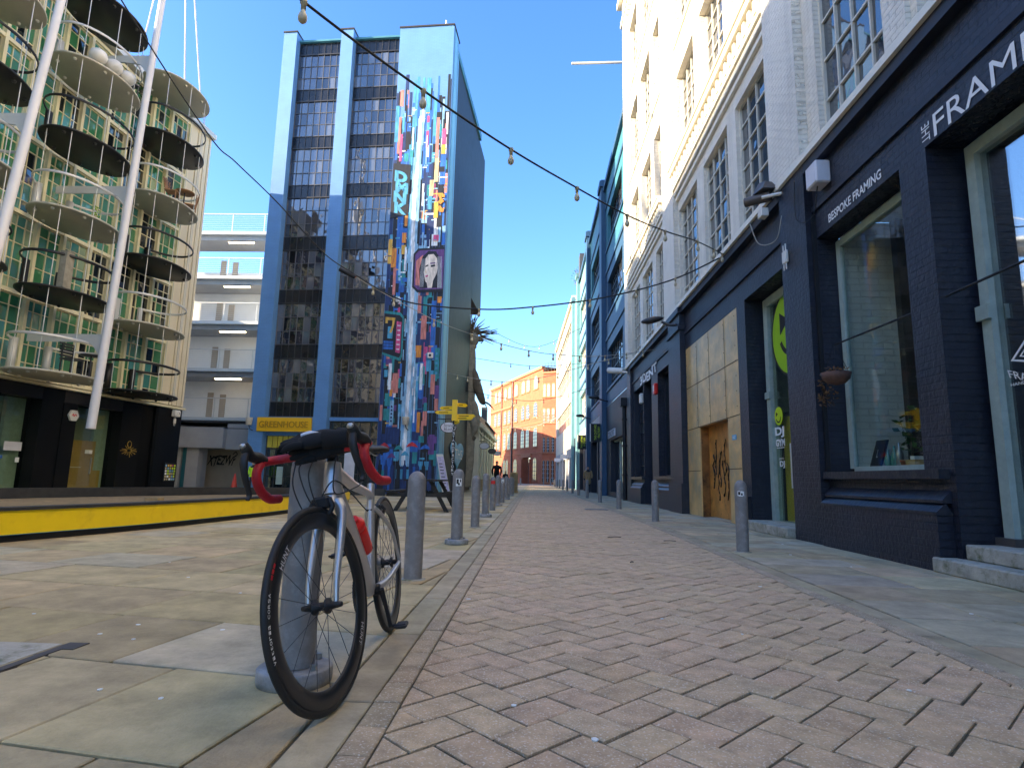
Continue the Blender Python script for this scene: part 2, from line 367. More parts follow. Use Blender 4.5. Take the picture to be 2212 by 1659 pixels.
    def build(s, name, mat=None, parent=None):
        if not s.f: return None
        me = bpy.data.meshes.new(name)
        off = WL.get(parent.name, Vector((0, 0, 0))) if parent else Vector((0, 0, 0))
        me.from_pydata([Vector(v)-off for v in s.v], [], s.f)
        for mm in (s.mats or [mat]): me.materials.append(M[mm])
        if s.mats: me.polygons.foreach_set('material_index', s.m)
        me.polygons.foreach_set('use_smooth', s.sm); me.update()
        o = bpy.data.objects.new(name, me); col.objects.link(o)
        if parent: o.parent = parent
        WL[o.name] = off.copy()
        return o
def tag(o, label=None, cat=None, group=None, kind=None):
    if label: o['label'] = label
    if cat: o['category'] = cat
    if group: o['group'] = group
    if kind: o['kind'] = kind
    return o
def thing(name, label, cat, loc=(0, 0, 0), group=None):
    o = bpy.data.objects.new(name, None); col.objects.link(o); o.location = loc; o.empty_display_size = .1
    WL[o.name] = Vector(loc); return tag(o, label, cat, group)
def kids(o): return [c for c in col.objects if c.parent == o]
def dup(root, loc, label=None, rotz=0, scale=1):
    def rec(o, par):
        c = o.copy(); col.objects.link(c); c.parent = par; WL[c.name] = Vector(loc)
        for k in kids(o): rec(k, c)
        return c
    r = rec(root, None); r.location = loc; r.rotation_euler = (0, 0, rotz); r.scale = (scale,)*3
    if label: r['label'] = label
    return r
class Fr:
    """facade frame: u along, v up, w into the wall"""
    def __init__(s, o, u, n): s.o = Vector((*o, 0)); s.u = Vector((*u, 0)).normalized(); s.n = Vector((*n, 0)).normalized()
    def __call__(s, u, v, w=0): p = s.o+s.u*u+s.n*w; return (p.x, p.y, v)
def fbox(mb, fr, u0, u1, v0, v1, w0, w1, mat=None):
    mb.hexa([fr(u0, v0, w0), fr(u1, v0, w0), fr(u1, v0, w1), fr(u0, v0, w1), fr(u0, v1, w0), fr(u1, v1, w0), fr(u1, v1, w1), fr(u0, v1, w1)], mat)
def wall(mb, fr, u0, u1, v0, v1, holes, d, mat=None, w=0, rmat=None):
    us = sorted({u0, u1} | {x for h in holes for x in h[:2] if u0 < x < u1}); vs = sorted({v0, v1} | {x for h in holes for x in h[2:4] if v0 < x < v1})
    for i in range(len(us)-1):
        for j in range(len(vs)-1):
            cu, cv = (us[i]+us[i+1])/2, (vs[j]+vs[j+1])/2
            if any(h[0] < cu < h[1] and h[2] < cv < h[3] for h in holes): continue
            mb.face([fr(us[i], vs[j], w), fr(us[i+1], vs[j], w), fr(us[i+1], vs[j+1], w), fr(us[i], vs[j+1], w)], mat)
    for h in holes:
        a, b, c, e = h[:4]; dd = h[4] if len(h) > 4 else d
        for p, q in (((a, c), (a, e)), ((b, c), (b, e)), ((a, e), (b, e)), ((a, c), (b, c))):
            mb.face([fr(*p, w), fr(*q, w), fr(*q, w+dd), fr(*p, w+dd)], rmat or mat)
def window(parent, fr, u0, u1, v0, v1, w, cols, rows, fm, gm, bar=.03, fw=.05, tilt=.006, name='window', gms=None, seed=None, vlist=None):
    rr = random.Random(hash((round(u0, 2), round(v0, 2))) & 0xffff)
    mb = MB(); g = MB()
    fbox(mb, fr, u0, u0+fw, v0, v1, w-.03, w+.04); fbox(mb, fr, u1-fw, u1, v0, v1, w-.03, w+.04)
    fbox(mb, fr, u0+fw, u1-fw, v0, v0+fw, w-.029, w+.04); fbox(mb, fr, u0+fw, u1-fw, v1-fw, v1, w-.029, w+.04)
    du, dv = (u1-u0)/cols, (v1-v0)/rows
    vl = vlist or [v0+dv*j for j in range(rows+1)]
    for i in range(1, cols): fbox(mb, fr, u0+du*i-bar/2, u0+du*i+bar/2, v0+fw, v1-fw, w-.02, w+.03)
    for j in range(1, len(vl)-1): fbox(mb, fr, u0+fw, u1-fw, vl[j]-bar/2, vl[j]+bar/2, w-.016, w+.026)
    for i in range(cols):
        for j in range(len(vl)-1):
            t = [rr.uniform(-tilt, tilt) for _ in range(4)]
            g.face([fr(u0+du*i, vl[j], w+.012+t[0]), fr(u0+du*(i+1), vl[j], w+.012+t[1]), fr(u0+du*(i+1), vl[j+1], w+.012+t[1]+t[2]-t[0]), fr(u0+du*i, vl[j+1], w+.012+t[2])], rr.choice(gms) if gms else gm)
    o = mb.build(name, fm, parent); g.build('pane', gm, o); return o
_tc = {}
def text_geo(s, bold=0):
    if (s, bold) in _tc: return _tc[(s, bold)]
    c = bpy.data.curves.new('t', 'FONT'); c.body = s; c.offset = bold; c.size = 1; c.resolution_u = 3
    o = bpy.data.objects.new('t', c); col.objects.link(o)
    dg = bpy.context.evaluated_depsgraph_get(); me = o.evaluated_get(dg).to_mesh()
    vs = [(v.co.x, v.co.y) for v in me.vertices]; fs = [tuple(p.vertices) for p in me.polygons]
    o.evaluated_get(dg).to_mesh_clear(); bpy.data.objects.remove(o); bpy.data.curves.remove(c)
    x0 = min(v[0] for v in vs); x1 = max(v[0] for v in vs); y0 = min(v[1] for v in vs); y1 = max(v[1] for v in vs)
    _tc[(s, bold)] = ([((x-x0)/(x1-x0), (y-y0)/(y1-y0)) for x, y in vs], fs); return _tc[(s, bold)]
def text(mb, s, fn, mat=None, depth=0, n=None, bold=0):
    """fn(a,b) maps unit box to a point; depth extrudes along n"""
    vs, fs = text_geo(s, bold); P = [Vector(fn(a, b)) for a, b in vs]
    mb.mesh(P, fs, mat)
    if depth:
        n = Vector(n); Q = [p-n*depth for p in P]; ed = {}
        for f in fs:
            for i in range(len(f)):
                e = (f[i], f[(i+1) % len(f)]); ed[e] = 1
        sides = [e for e in ed if (e[1], e[0]) not in ed]; k = len(P)
        mb.mesh(P+Q, [(a, b, b+k, a+k) for a, b in sides], mat)
def cat(pts, n=6):
    pts = [Vector(p) for p in pts]; P = [pts[0]*2-pts[1]]+pts+[pts[-1]*2-pts[-2]]; out = []
    for i in range(1, len(P)-2):
        for k in range(n):
            t = k/n; a, b, c, d = P[i-1], P[i], P[i+1], P[i+2]
            out.append(.5*((2*b)+(c-a)*t+(2*a-5*b+4*c-d)*t*t+(3*b-a-3*c+d)*t*t*t))
    out.append(pts[-1]); return out
def lerps(vals, n):
    out = []
    for i in range(len(vals)-1):
        for k in range(n): out.append(vals[i]+(vals[i+1]-vals[i])*k/n)
    return out+[vals[-1]]
# ------------------------------------------------------------------ ground, road, paving
def struct(name, mb, mat=None): return tag(mb.build(name, mat), kind='structure')
g = MB(); g.face([(-600, -600, -.05), (600, -600, -.05), (600, 900, -.05), (-600, 900, -.05)], 'asphalt'); struct('ground', g)
g = MB(); g.face([(-30, -3, -.010), (8, -3, -.010), (8, 118, -.010), (-30, 118, -.010)], 'joint'); struct('paving_bed', g)
def xr(y): return 1.99+.0225*min(max(y, -2), 9.5)
def clip(poly, a, b, c):   # keep a*x+b*y >= c
    out = []
    for i in range(len(poly)):
        p, q = poly[i], poly[(i+1) % len(poly)]; dp = a*p[0]+b*p[1]-c; dq = a*q[0]+b*q[1]-c
        if dp >= 0: out.append(p)
        if dp*dq < 0: t = dp/(dp-dq); out.append((p[0]+(q[0]-p[0])*t, p[1]+(q[1]-p[1])*t))
    return out
def area(p): return abs(sum(p[i][0]*p[(i+1) % len(p)][1]-p[(i+1) % len(p)][0]*p[i][1] for i in range(len(p)))/2)
def inset(p, d):
    n = len(p); sgn = 1 if sum(p[i][0]*p[(i+1) % n][1]-p[(i+1) % n][0]*p[i][1] for i in range(n)) > 0 else -1; out = []
    L = []
    for i in range(n):
        a, b = p[i], p[(i+1) % n]; dx, dy = b[0]-a[0], b[1]-a[1]; l = math.hypot(dx, dy)
        if l < 1e-6: return None
        nx, ny = -dy/l*sgn, dx/l*sgn; L.append((a[0]+nx*d, a[1]+ny*d, dx/l, dy/l))
    for i in range(n):
        a, b = L[i-1], L[i]; det = a[2]*b[3]-a[3]*b[2]
        if abs(det) < 1e-3: out.append((b[0], b[1])); continue
        t = ((b[0]-a[0])*b[3]-(b[1]-a[1])*b[2])/det; out.append((a[0]+a[2]*t, a[1]+a[3]*t))
    if area(out) > area(p): return None
    return out
class Pav:
    def __init__(s): s.mb = MB(); s.t = []
    def add(s, p, tint, gap=.0035, ch=.005, zt=0, jz=.002):
        if len(p) < 3 or area(p) < 4e-4: return
        o = inset(p, gap)
        if not o: return
        i = inset(o, ch)
        if not i: return
        z = zt+R.uniform(-jz, jz); tl = .012 if area(p) < .08 else .0025; ax, ay = R.uniform(-tl, tl), R.uniform(-tl, tl)
        cx = sum(q[0] for q in p)/len(p); cy = sum(q[1] for q in p)/len(p); n = len(p)
        top = [(q[0], q[1], z+(q[0]-cx)*ax+(q[1]-cy)*ay) for q in i]; mid = [(q[0], q[1], z-.004+(q[0]-cx)*ax+(q[1]-cy)*ay) for q in o]
        bot = [(q[0], q[1], -.02) for q in o]
        fs = [tuple(range(n))]+[(k, (k+1) % n, n+(k+1) % n, n+k) for k in range(n)]+[(n+k, n+(k+1) % n, 2*n+(k+1) % n, 2*n+k) for k in range(n)]
        s.mb.mesh(top+mid+bot, fs); s.t += [tint]*len(fs)
    def build(s, name, mat):
        o = s.mb.build(name, mat); a = o.data.attributes.new('tint', 'FLOAT_COLOR', 'CORNER'); k = 0
        d = []
        for p, t in zip(o.data.polygons, s.t): d += [*t, 1]*p.loop_total
        a.data.foreach_set('color', d); return o
def ptint(base, v=.16, h=.06):
    b = 1+R.uniform(-v, v); return tuple(c*b*(1+R.uniform(-h, h)) for c in base)
BR = (.52, .37, .225)
pv = Pav(); BL, BW = .237, .154; c45 = math.sqrt(.5); YB, YF = -.6, 112
XL = -.44; NB = 0
for i in range(-60, 760):
    for j in range(-300, 300):
        ox, oy = i*BW+j*(BW-BL), i*BW+j*(BW+BL)
        X0 = (ox-oy)*c45; Y0 = (ox+oy)*c45-1
        if not (XL-.5 < X0 < 2.6 and YB < Y0 < YF): continue
        for q in ([(0, 0), (BL, 0), (BL, BW), (0, BW)], [(0, BW), (BW, BW), (BW, BW+BL), (0, BW+BL)]):
            p = [((ox+a-oy-b)*c45, (ox+a+oy+b)*c45-1) for a, b in q]
            p = clip(p, 1, 0, XL)
            if p: p = clip(p, -1, .0225 if Y0 < 9.5 else 0, -(1.99-.1) if Y0 < 9.5 else -(2.204-.1))
            if len(p) >= 3: pv.add(p, ptint(BR if R.random() > .05 else (.52, .37, .22), .07, .02), gap=.005, ch=.007, jz=.003)
y = YB
while y < YF:
    pv.add([(-.54, y), (-.44, y), (-.44, y+.2), (-.54, y+.2)], ptint((.42, .32, .20), .1, .02))
    a, b = xr(y), xr(y+.2); pv.add([(a-.1, y), (a, y), (b, y+.2), (b-.1, y+.2)], ptint((.39, .30, .20), .1, .02)); y += .2
struct_o = pv.build('road', 'paver'); tag(struct_o, kind='structure')
kb = Pav(); y = YB+.1
while y < YF:
    l = .9; kb.add([(-.69, y), (-.54, y), (-.54, y+l), (-.69, y+l)], ptint((.39, .325, .205), .08, .02), gap=.004, jz=.003)
    a, b = xr(y), xr(y+l); kb.add([(a, y+.3), (a+.14, y+.3), (b+.14, y+l+.3), (b, y+l+.3)], ptint((.37, .31, .20), .08, .02), gap=.008, jz=.003); y += l
tag(kb.build('kerb', 'slab'), kind='structure')
sv = Pav(); an = rad(-9.5); ca, sa = math.cos(an), math.sin(an); O = (-1.28, 1.75); RH = .695
for r in range(-5, 70):
    v0 = r*RH; u = -32+R.uniform(0, .6)
    while u < 8:
        l = R.choice([.6, .75, .9, 1.05]); q = [(u, v0), (u+l, v0), (u+l, v0+RH), (u, v0+RH)]
        p = [(O[0]+a*ca-b*sa, O[1]+a*sa+b*ca) for a, b in q]; cx = sum(z[0] for z in p)/4; cy = sum(z[1] for z in p)/4
        u += l
        if cx < -26 or cx > .2 or cy < -1.5 or cy > 41: continue
        p = clip(p, -1, 0, .69)
        T = R.choice([(.46, .36, .19), (.43, .335, .175), (.50, .395, .21), (.46, .39, .26), (.40, .31, .155)])
        if len(p) >= 3: sv.add(p, ptint(T, .12, .03), gap=.007, jz=.003)
y = 38.6; 
while y < 112:
    for xa in (-3.2, -2.36, -1.53): sv.add([(xa, y), (xa+.83, y), (xa+.83, y+.6), (xa, y+.6)], ptint((.3, .27, .22), .08), gap=.005)
    y += .6
tag(sv.build('plaza_paving', 'slab'), kind='structure')
rv = Pav(); y = -1.
while y < 100:
    h = R.choice([.45, .55, .6]); x = 0; x0 = xr(y)+.14
    x = x0
    while x < 4.6:
        l = R.choice([.55, .8, 1.0, .65]); x1 = min(x+l, 4.6)
        sk = -.05
        T = R.choice([(.42, .335, .205), (.47, .375, .225), (.42, .36, .25), (.49, .36, .21)])
        if x1-x > .1: rv.add([(x, y+(x-2)*sk), (x1, y+(x1-2)*sk), (x1, y+h+(x1-2)*sk), (x, y+h+(x-2)*sk)], ptint(T, .13, .03), gap=.009, jz=.002)
        x = x1
    y += h
tag(rv.build('pavement', 'slab'), kind='structure')
for i, (x, y) in enumerate([(-2.66, 3.27), (-2.04, 2.92), (-1.98, 3.11), (-1.83, 2.85), (-2.53, 4.5), (-1.88, 3.98), (-1.26, 2.15), (-1.52, 3.06), (-1.52, 2.21), (1.1, 3.3), (1.46, 2.5), (.2, 1.95), (-.05, 2.2), (3.1, 6.1), (2.75, 4.0), (3.3, 8.2), (.9, 5.6), (1.3, 7.9), (-.4, 4.0), (2.9, 7.0), (.45, 9.), (.75, 3.6), (1.75, 4.8), (-3.1, 5.2)]):
    mb = MB(); k = R.randint(5, 7); r0 = R.uniform(.008, .014)
    mb.prism([(x+r0*R.uniform(.7, 1.3)*math.cos(a*6.28/k), y+r0*R.uniform(.7, 1.2)*math.sin(a*6.28/k)) for a in range(k)], lambda a, b, c: (a, b, c), .001, .0045)
    o = mb.build('chewing_gum', 'litter_white'); tag(o, 'small pale spot of trodden gum on the street paving', 'gum', 'pale spots of trodden gum on the paving')
mb = MB(); mb.box(-2.95, -2.08, 2.32, 2.74, -.01, .004, 'concrete'); mb.box(-2.06, -2.02, 2.3, 2.76, -.01, .005, 'iron_cover'); mb.box(-2.06, -1.97, 2.66, 2.76, -.009, .0055, 'iron_cover')
tag(mb.build('access_cover'), 'pale square access cover with worn iron rim let into the plaza slabs', 'cover')
mb = MB(); mb.box(1.45, 2.05, 16.4, 16.95, -.01, .006, 'iron_cover'); tag(mb.build('manhole_cover'), 'dark rectangular manhole cover in the brick road by the right kerb', 'cover')
for k, (x, y, l, a) in enumerate([(1.05, 8.5, .2, .3), (1.75, 8.2, .16, -.2), (.95, 5.95, .05, .8)]):
    mb = MB(); mb.tube([(x, y, .008), (x+l*.5*math.cos(a), y+l*.5*math.sin(a)+.01, .012), (x+l*math.cos(a), y+l*math.sin(a), .007)], .005, 5)
    tag(mb.build('twig', 'black'), 'thin dark twig lying on the brick road', 'twig', 'dark twigs on the brick road')

# ------------------------------------------------------------------ bollards
def bollard_proto(plate):
    root = thing('bollard', 'x', 'bollard'); mb = MB(); z0 = .06 if plate else 0; r = .070; H = .80
    prof = [(r, z0), (r, z0+H-.07)]+[(r*math.cos(a), z0+H-.07+.085*math.sin(a)) for a in [math.pi/2*k/6 for k in range(1, 7)]]
    mb.lathe(prof, seg=28); mb.build('post', 'bollard_grey', root)
    if not plate: mb = MB(); mb.lathe([(.0, .001), (.098, .001), (.096, .005), (.0715, .009)], seg=20); mb.build('mortar_collar', 'concrete', root)
    if plate:
        mb = MB(); mb.lathe([(.0, 0), (.135, 0), (.138, .02), (.138, .052), (.133, .058), (.07, .058)], seg=32); pl = mb.build('base_plate', 'zinc', root)
        for k in range(4):
            a = .5+k*math.pi/2; mb = MB(); mb.lathe([(.0, .078), (.012, .078), (.014, .058)], c=(.105*math.cos(a), .105*math.sin(a), 0), seg=6, smooth=False); mb.build('bolt', 'steel', root)
    return root
bp_, bn_ = bollard_proto(True), bollard_proto(False)
LG, RG = 'grey bollards along the left kerb', 'grey bollards along the right kerb'
lb = [(-.885, 2.37, 1, 'grey steel bollard with round base plate that the racing bicycle leans on'), (-.9, 4.70, 0, 'plain grey bollard directly behind the bicycle rear wheel'),
      (-.88, 7.2, 1, 'grey bollard with base plate and a black and white sticker near its top'), (-.9, 9.7, 0, 'plain grey bollard right behind the stickered one on the left kerb'),
      (-.94, 12.3, 1, 'grey bollard on a base plate, third from the bicycle side beyond the stickered one'), (-.96, 14.8, 0, 'grey bollard with a red and white sticker band round its head'),
      (-.98, 17.4, 1, 'grey bollard on base plate just beyond the red stickered bollard'), (-.96, 19.6, 0, 'grey bollard with a small white and black sticker on the left kerb'),
      (-.98, 22.8, 1, None), (-1.0, 25.4, 0, None), (-.98, 28.0, 1, None), (-1., 31.2, 0, None)]
stk = MB()
first = {}
for x, y, p, l in lb:
    pr = bp_ if p else bn_
    o = dup(pr, (x, y, 0), l or 'grey bollard in the far run before the brown stone block on the left kerb', rotz=R.uniform(0, 6)); o['group'] = LG if l else 'far grey bollards before the stone block'
rl = ['nearest right kerb bollard with a torn white sticker, before the copper clad wall', 'right kerb bollard in front of the shop window beside the copper wall', 'right kerb bollard before the dark drainpipe and corner shop', 'right kerb bollard before the shop door with orange reflection', 'right kerb bollard nearest the person in the camel coat']
for k, y in enumerate([7.16, 12.1, 17.1, 21.9, 26.9]): o = dup(bn_, (2.43, y, 0), rl[k], rotz=R.uniform(0, 6)); o['group'] = RG
for k, y in enumerate([31.5, 36.5, 42.3, 48.8, 55.4, 61, 66.7, 71]): o = dup(bn_, (2.40+.02*k, y, 0), 'distant grey bollard of the right kerb row beyond the camel coat', rotz=R.uniform(0, 6)); o['group'] = 'distant bollards of the right kerb row'
for (x, y) in [(-1.6, 80), (-1.75, 92), (.27, 104), (1.78, 96), (2.56, 85)]:
    o = dup(bn_, (x, y, 0), 'far grey bollard where the street meets the red brick building', scale=1.15); o['group'] = 'far bollards before the red brick building'
for q in (bp_, bn_):
    for k in kids(q): bpy.data.objects.remove(k)
    bpy.data.objects.remove(q)
def sticker(bx, by, z, ang, w_, h_, mat, inner, label, shape=0):
    root = thing('sticker', label, 'sticker', (bx, by, z)); r = .0765
    def cyl(a, b, rr): t = ang+a/r; return (bx+rr*math.cos(t), by+rr*math.sin(t), z+b)
    mb = MB(); K = 8
    pts = [(-w_/2+w_*i/K, -h_/2+(R.uniform(0, .01))) for i in range(K+1)]; top = [(-w_/2+w_*i/K, h_/2-(R.uniform(0, .012))) for i in range(K+1)]
    for i in range(K): mb.face([cyl(*pts[i], r), cyl(*pts[i+1], r), cyl(*top[i+1], r), cyl(*top[i], r)], mat)
    for (a, b, c, d) in inner: 
        for i in range(3): mb.face([cyl(a+(c-a)*i/3, b, r+.0008), cyl(a+(c-a)*(i+1)/3, b, r+.0008), cyl(a+(c-a)*(i+1)/3, d, r+.0008), cyl(a+(c-a)*i/3, d, r+.0008)], 'black')
    mb.build('sticker_face', None, root)
sticker(-.88, 7.2, .72, -1.40, .07, .10, 'white_letter', [(-.028, -.02, -.002, .035), (-.01, -.035, .012, -.01), (.012, 0, .026, .03)], 'white sticker with black figure on the bollard with base plate')
sticker(2.43, 7.16, .66, -1.9, .075, .065, 'white_letter', [(-.03, -.015, -.005, .022), (.002, -.02, .02, .005)], 'torn white sticker on the nearest right kerb bollard')
sticker(-.96, 14.8, .68, -1.5, .12, .09, 'red_plastic', [], 'red and white sticker on a left kerb bollard')
sticker(-.96, 19.6, .7, -1.5, .09, .12, 'white_letter', [(-.02, -.04, .02, -.01)], 'white and black sticker on a farther left kerb bollard')
mb = MB(); z = 0
for k in range(9):
    mb.bbox(-1.28+R.uniform(-.02, .02), -.82+R.uniform(-.02, .02), 34.2+R.uniform(-.02, .02), 34.9, z, z+.125, .02); z += .127
tag(mb.build('stone_block', 'sandstone'), 'brown stacked rough stone block standing at the end of the left bollards', 'stone block')

# ------------------------------------------------------------------ pool rim
def strip(pts, off, z0, z1, th):
    """wall following pts with thickness th to the left normal; returns mesh"""
    mb = MB(); n = len(pts); P = [Vector((*p, 0)) for p in pts]; N_ = []
    for i in range(n):
        t = (P[min(i+1, n-1)]-P[max(i-1, 0)]).normalized(); N_.append(Vector((-t.y, t.x, 0)))
    for i in range(n-1):
        a, b = P[i]+N_[i]*off, P[i+1]+N_[i+1]*off; c, d = P[i+1]+N_[i+1]*(off+th), P[i]+N_[i]*(off+th)
        mb.hexa([(*a.xy, z0), (*b.xy, z0), (*c.xy, z0), (*d.xy, z0), (*a.xy, z1), (*b.xy, z1), (*c.xy, z1), (*d.xy, z1)])
    return mb
rim = [tuple(p.xy) for p in cat([(-8.5, -1, 0), (-6.7, 2, 0), (-5.9, 4.2, 0), (-5.5, 6.19, 0), (-5.12, 7.83, 0), (-4.92, 9.87, 0), (-4.82, 11.5, 0), (-4.88, 13.5, 0), (-5.05, 15.6, 0), (-5.28, 17.4, 0), (-5.6, 18.3, 0), (-6.0, 18.8, 0)], 5)]
root = thing('pool_rim', 'long low curved yellow wall with black cap edging the sunken plaza basin', 'low wall', (-5, 8, 0))
strip(rim, .0, .075, .325, .2).build('yellow_face', 'yellow_paint', root); strip(rim, .03, 0, .074, .16).build('plinth', 'black', root)
strip(rim, -.02, .326, .36, .24).build('cap', 'fence_black', root)
mb = strip(rim[6:], -.004, .072, .079, .02); mb.build('edge_light', 'int_blue', root)
far = [(-15.4, 9.0), (-14.6, 11.4), (-13.2, 14.6), (-12.2, 17.6), (-10.8, 20.7), (-9.2, 22.4), (-6.8, 23.6), (-5.8, 23.7)]
root = thing('basin_kerb', 'low black wall along the far side of the drained basin before the shops', 'low wall', (-11, 13, 0))
strip(far, 0, .015, .27, .3).build('kerb_wall', 'fence_black', root)
mb = MB(); Pf = [(p[0]-.2, p[1]) for p in rim[:-6]]+[(-6.2, 23.5), (-9.2, 22.3), (-10.8, 20.6), (-12.2, 17.5), (-13.2, 14.5), (-14.6, 11.3), (-15.4, 9.0), (-15.4, -1)]
mb.face([(x, y, .012) for x, y in Pf]); tag(mb.build('basin_floor', 'sandstone'), kind='structure')
mb = MB(); mb.box(-7.35, -7.1, 11.3, 11.5, 0.02, .27); tag(mb.build('stub_post', 'sandstone'), 'short worn sandstone stub post inside the basin', 'post')
# ------------------------------------------------------------------ right hand white and navy brick building
XW = 3.95
FR = Fr((XW, 0), (0, 1), (1, 0))        # u = y, v = z, w = +x
bld = thing('brick_warehouse', 'tall white painted brick warehouse with navy ground floor shops', 'building', (XW, 12, 0))
ups = [(6.28, 7.85), (9.45, 11.13), (11.65, 13.38), (13.95, 15.75), (17.5, 18.9), (19.5, 21.3), (21.9, 23.7)]
near = [(-1.0, .9), (1.6, 3.3), (3.9, 5.7)]
rows = [(5.5, 8.2, 5), (9.55, 12.25, 5), (13.5, 16.2, 5), (17.6, 20.35, 5)]
holes = [(a, b, r[0], r[1], .28) for a, b in ups for r in rows] + [(a, b, 5.5, 11.0, .28) for a, b in near] + [(a, b, 12.4, 16.2, .28) for a, b in near]
holes = [h for h in holes if not (h[0] == 6.28)] + [(6.28, 7.85, 5.5, 11.0, .28), (6.28, 7.85, 12.4, 16.2, .28)]
mb = MB(); wall(mb, FR, -6, 24.75, 5.42, 22.6, holes, .28)
mb.face([FR(24.75, 5.42), FR(24.75, 22.6), FR(24.75, 22.6, 9), FR(24.75, 5.42, 9)]); mb.face([FR(-6, 22.6), FR(24.75, 22.6), FR(24.75, 22.6, 9), FR(-6, 22.6, 9)])
mb.face([FR(-6, 0), FR(-6, 22.6), FR(-6, 22.6, 9), FR(-6, 0, 9)])
mb.build('upper_wall', 'white_brick', bld)
mb = MB()
for a, b in ((8.2, 9.3), (15.85, 17.25), (23.95, 24.75)): fbox(mb, FR, a, b, 5.41, 22.9, -.14, .01)
for a, b in ((5.8, 6.2), (3.4, 3.8)): fbox(mb, FR, a, b, 5.41, 22.9, -.06, .01)
mb.split('pilaster', 'white_brick', bld)
mb = MB()
fbox(mb, FR, -6, 24.78, 5.36, 5.46, -.17, .02)
mb.build('sill_band', 'white_paint', bld)
cm = MB()
for (a, b) in ((9.31, 15.84), (17.26, 23.94)):
    fbox(cm, FR, a, b, 8.52, 8.62, -.07, .01); fbox(cm, FR, a, b, 8.66, 8.78, -.12, .01); fbox(cm, FR, a, b, 8.8, 8.9, -.17, .01)
    fbox(cm, FR, a, b, 9.2, 9.36, -.26, .01); fbox(cm, FR, a, b, 9.36, 9.42, -.30, .01)
    k = a+.1
    while k < b-.1: fbox(cm, FR, k, k+.11, 8.91, 9.2, -.2, .01); k += .27
fbox(cm, FR, -6, 25.0, 21.5, 21.7, -.2, .01); fbox(cm, FR, -6, 25.1, 22.55, 22.85, -.34, .3)
k = 17.1
while k < 23.9: fbox(cm, FR, k, k+.12, 21.2, 21.5, -.15, .01); k += .3
for z in (13.3, 17.35):
    for a, b in ((9.31, 15.84), (17.26, 23.94)): fbox(cm, FR, a, b, z-.06, z+.03, -.05, .01)
cm.split('cornice', 'white_paint', bld, gap=.3)
for (a, b, z0, z1, d) in holes:
    tall = z1-z0 > 4
    window(bld, FR, a, b, z0, z1, .115 if z0 < 6 else .2, 4 if b-a < 1.8 else 4, 9 if tall else (6 if z0 < 6 else 6), 'cream_frame', 'glass_sky', bar=.03, fw=.04, tilt=.006)
# ground floor
P0 = -.0
dh = [(3.2, 5.78, .0, 4.2, .42), (6.22, 8.12, .95, 4.2, .3), (9.05, 11.05, 0, 4.2, .42), (11.5, 15.42, 0, 4.2, .06), (17.05, 19.0, .93, 4.2, .3), (19.98, 21.44, 0, 4.25, .5), (21.5, 23.45, .93, 4.25, .3), (-.6, 1.8, .95, 4.2, .3)]
mb = MB(); wall(mb, FR, -6, 24.75, 0, 5.38, dh, .4)
mb.face([FR(24.75, 0), FR(24.75, 5.38), FR(24.75, 5.38, 9), FR(24.75, 0, 9)])
mb.build('lower_wall', 'navy_brick', bld)
mb = MB()
fbox(mb, FR, 8.18, 9.03, 0, 5.355, -.12, .01); fbox(mb, FR, 15.46, 16.8, 0, 5.355, -.14, .01); fbox(mb, FR, 23.75, 24.6, 0, 5.36, -.1, .01)
fbox(mb, FR, 15.42, 16.84, 4.75, 4.85, -.19, .01); fbox(mb, FR, 15.42, 16.84, 5.2, 5.352, -.19, .01)
fbox(mb, FR, 15.42, 16.84, 0, .75, -.19, .01)
mb.split('navy_pier', 'navy_brick', bld)
mb = MB()
for a, b in ((-6, 8.17), (9.04, 15.41), (16.85, 23.74)):
    fbox(mb, FR, a, b, 4.6, 4.68, -.035, .01); fbox(mb, FR, a, b, 5.2, 5.355, -.12, .01)
mb.split('fascia_moulding', 'navy_paint', bld, gap=.6)
mb = MB()   # sills and splayed plinths
for a, b in ((5.86, 8.15), (16.9, 19.3), (21.45, 23.7), (-1, 2.2)):
    fbox(mb, FR, a, b, .86, .95, -.10, .28)
    for z0, z1, w0, w1 in ((.66, .75, -.09, -.03), (.55, .63, -.15, -.09)):
        pr = [(a, z0, w0), (b, z0, w0), (b, z1, w1), (a, z1, w1)]
        mb.hexa([FR(a, z0-.03, w0), FR(b, z0-.03, w0), FR(b, z0-.03, .01), FR(a, z0-.03, .01), FR(a, z0, w0), FR(b, z0, w0), FR(b, z1, w1+.03), FR(a, z1, w1+.03)])
    pb_ = MB(); fbox(pb_, FR, a+.01, b-.01, 0, .54, -.145, .01); pb_.build('plinth_wall', 'navy_brick', bld)
for a, b in ((11.1, 11.48),):
    fbox(mb, FR, a, b-.0, 0, .55, -.15, .01)
mb.split('plinth', 'plinth_navy', bld, gap=.12)
mb = MB(); fbox(mb, FR, 8.125, 8.175, .95, 4.55, -.05, .0); mb.build('recess_pipe', 'black', bld)
# --- framing shop door bay
mb = MB(); fbox(mb, FR, 5.6, 5.72, .2, 4.15, .34, .46); fbox(mb, FR, 3.2, 5.6, 4.03, 4.15, .34, .46); fbox(mb, FR, 5.58, 5.74, 2.36, 2.5, .3, .34)
fr1 = mb.build('door_frame', 'frame_green', bld)
mb = MB(); fbox(mb, FR, 5.54, 5.8, .27, .34, .3, .5); mb.build('threshold', 'iron_cover', bld)
mb = MB(); fbox(mb, FR, 3.2, 5.6, .3, 4.03, .40, .412); mb.build('shop_glass', 'glass_shop_mirror', bld)
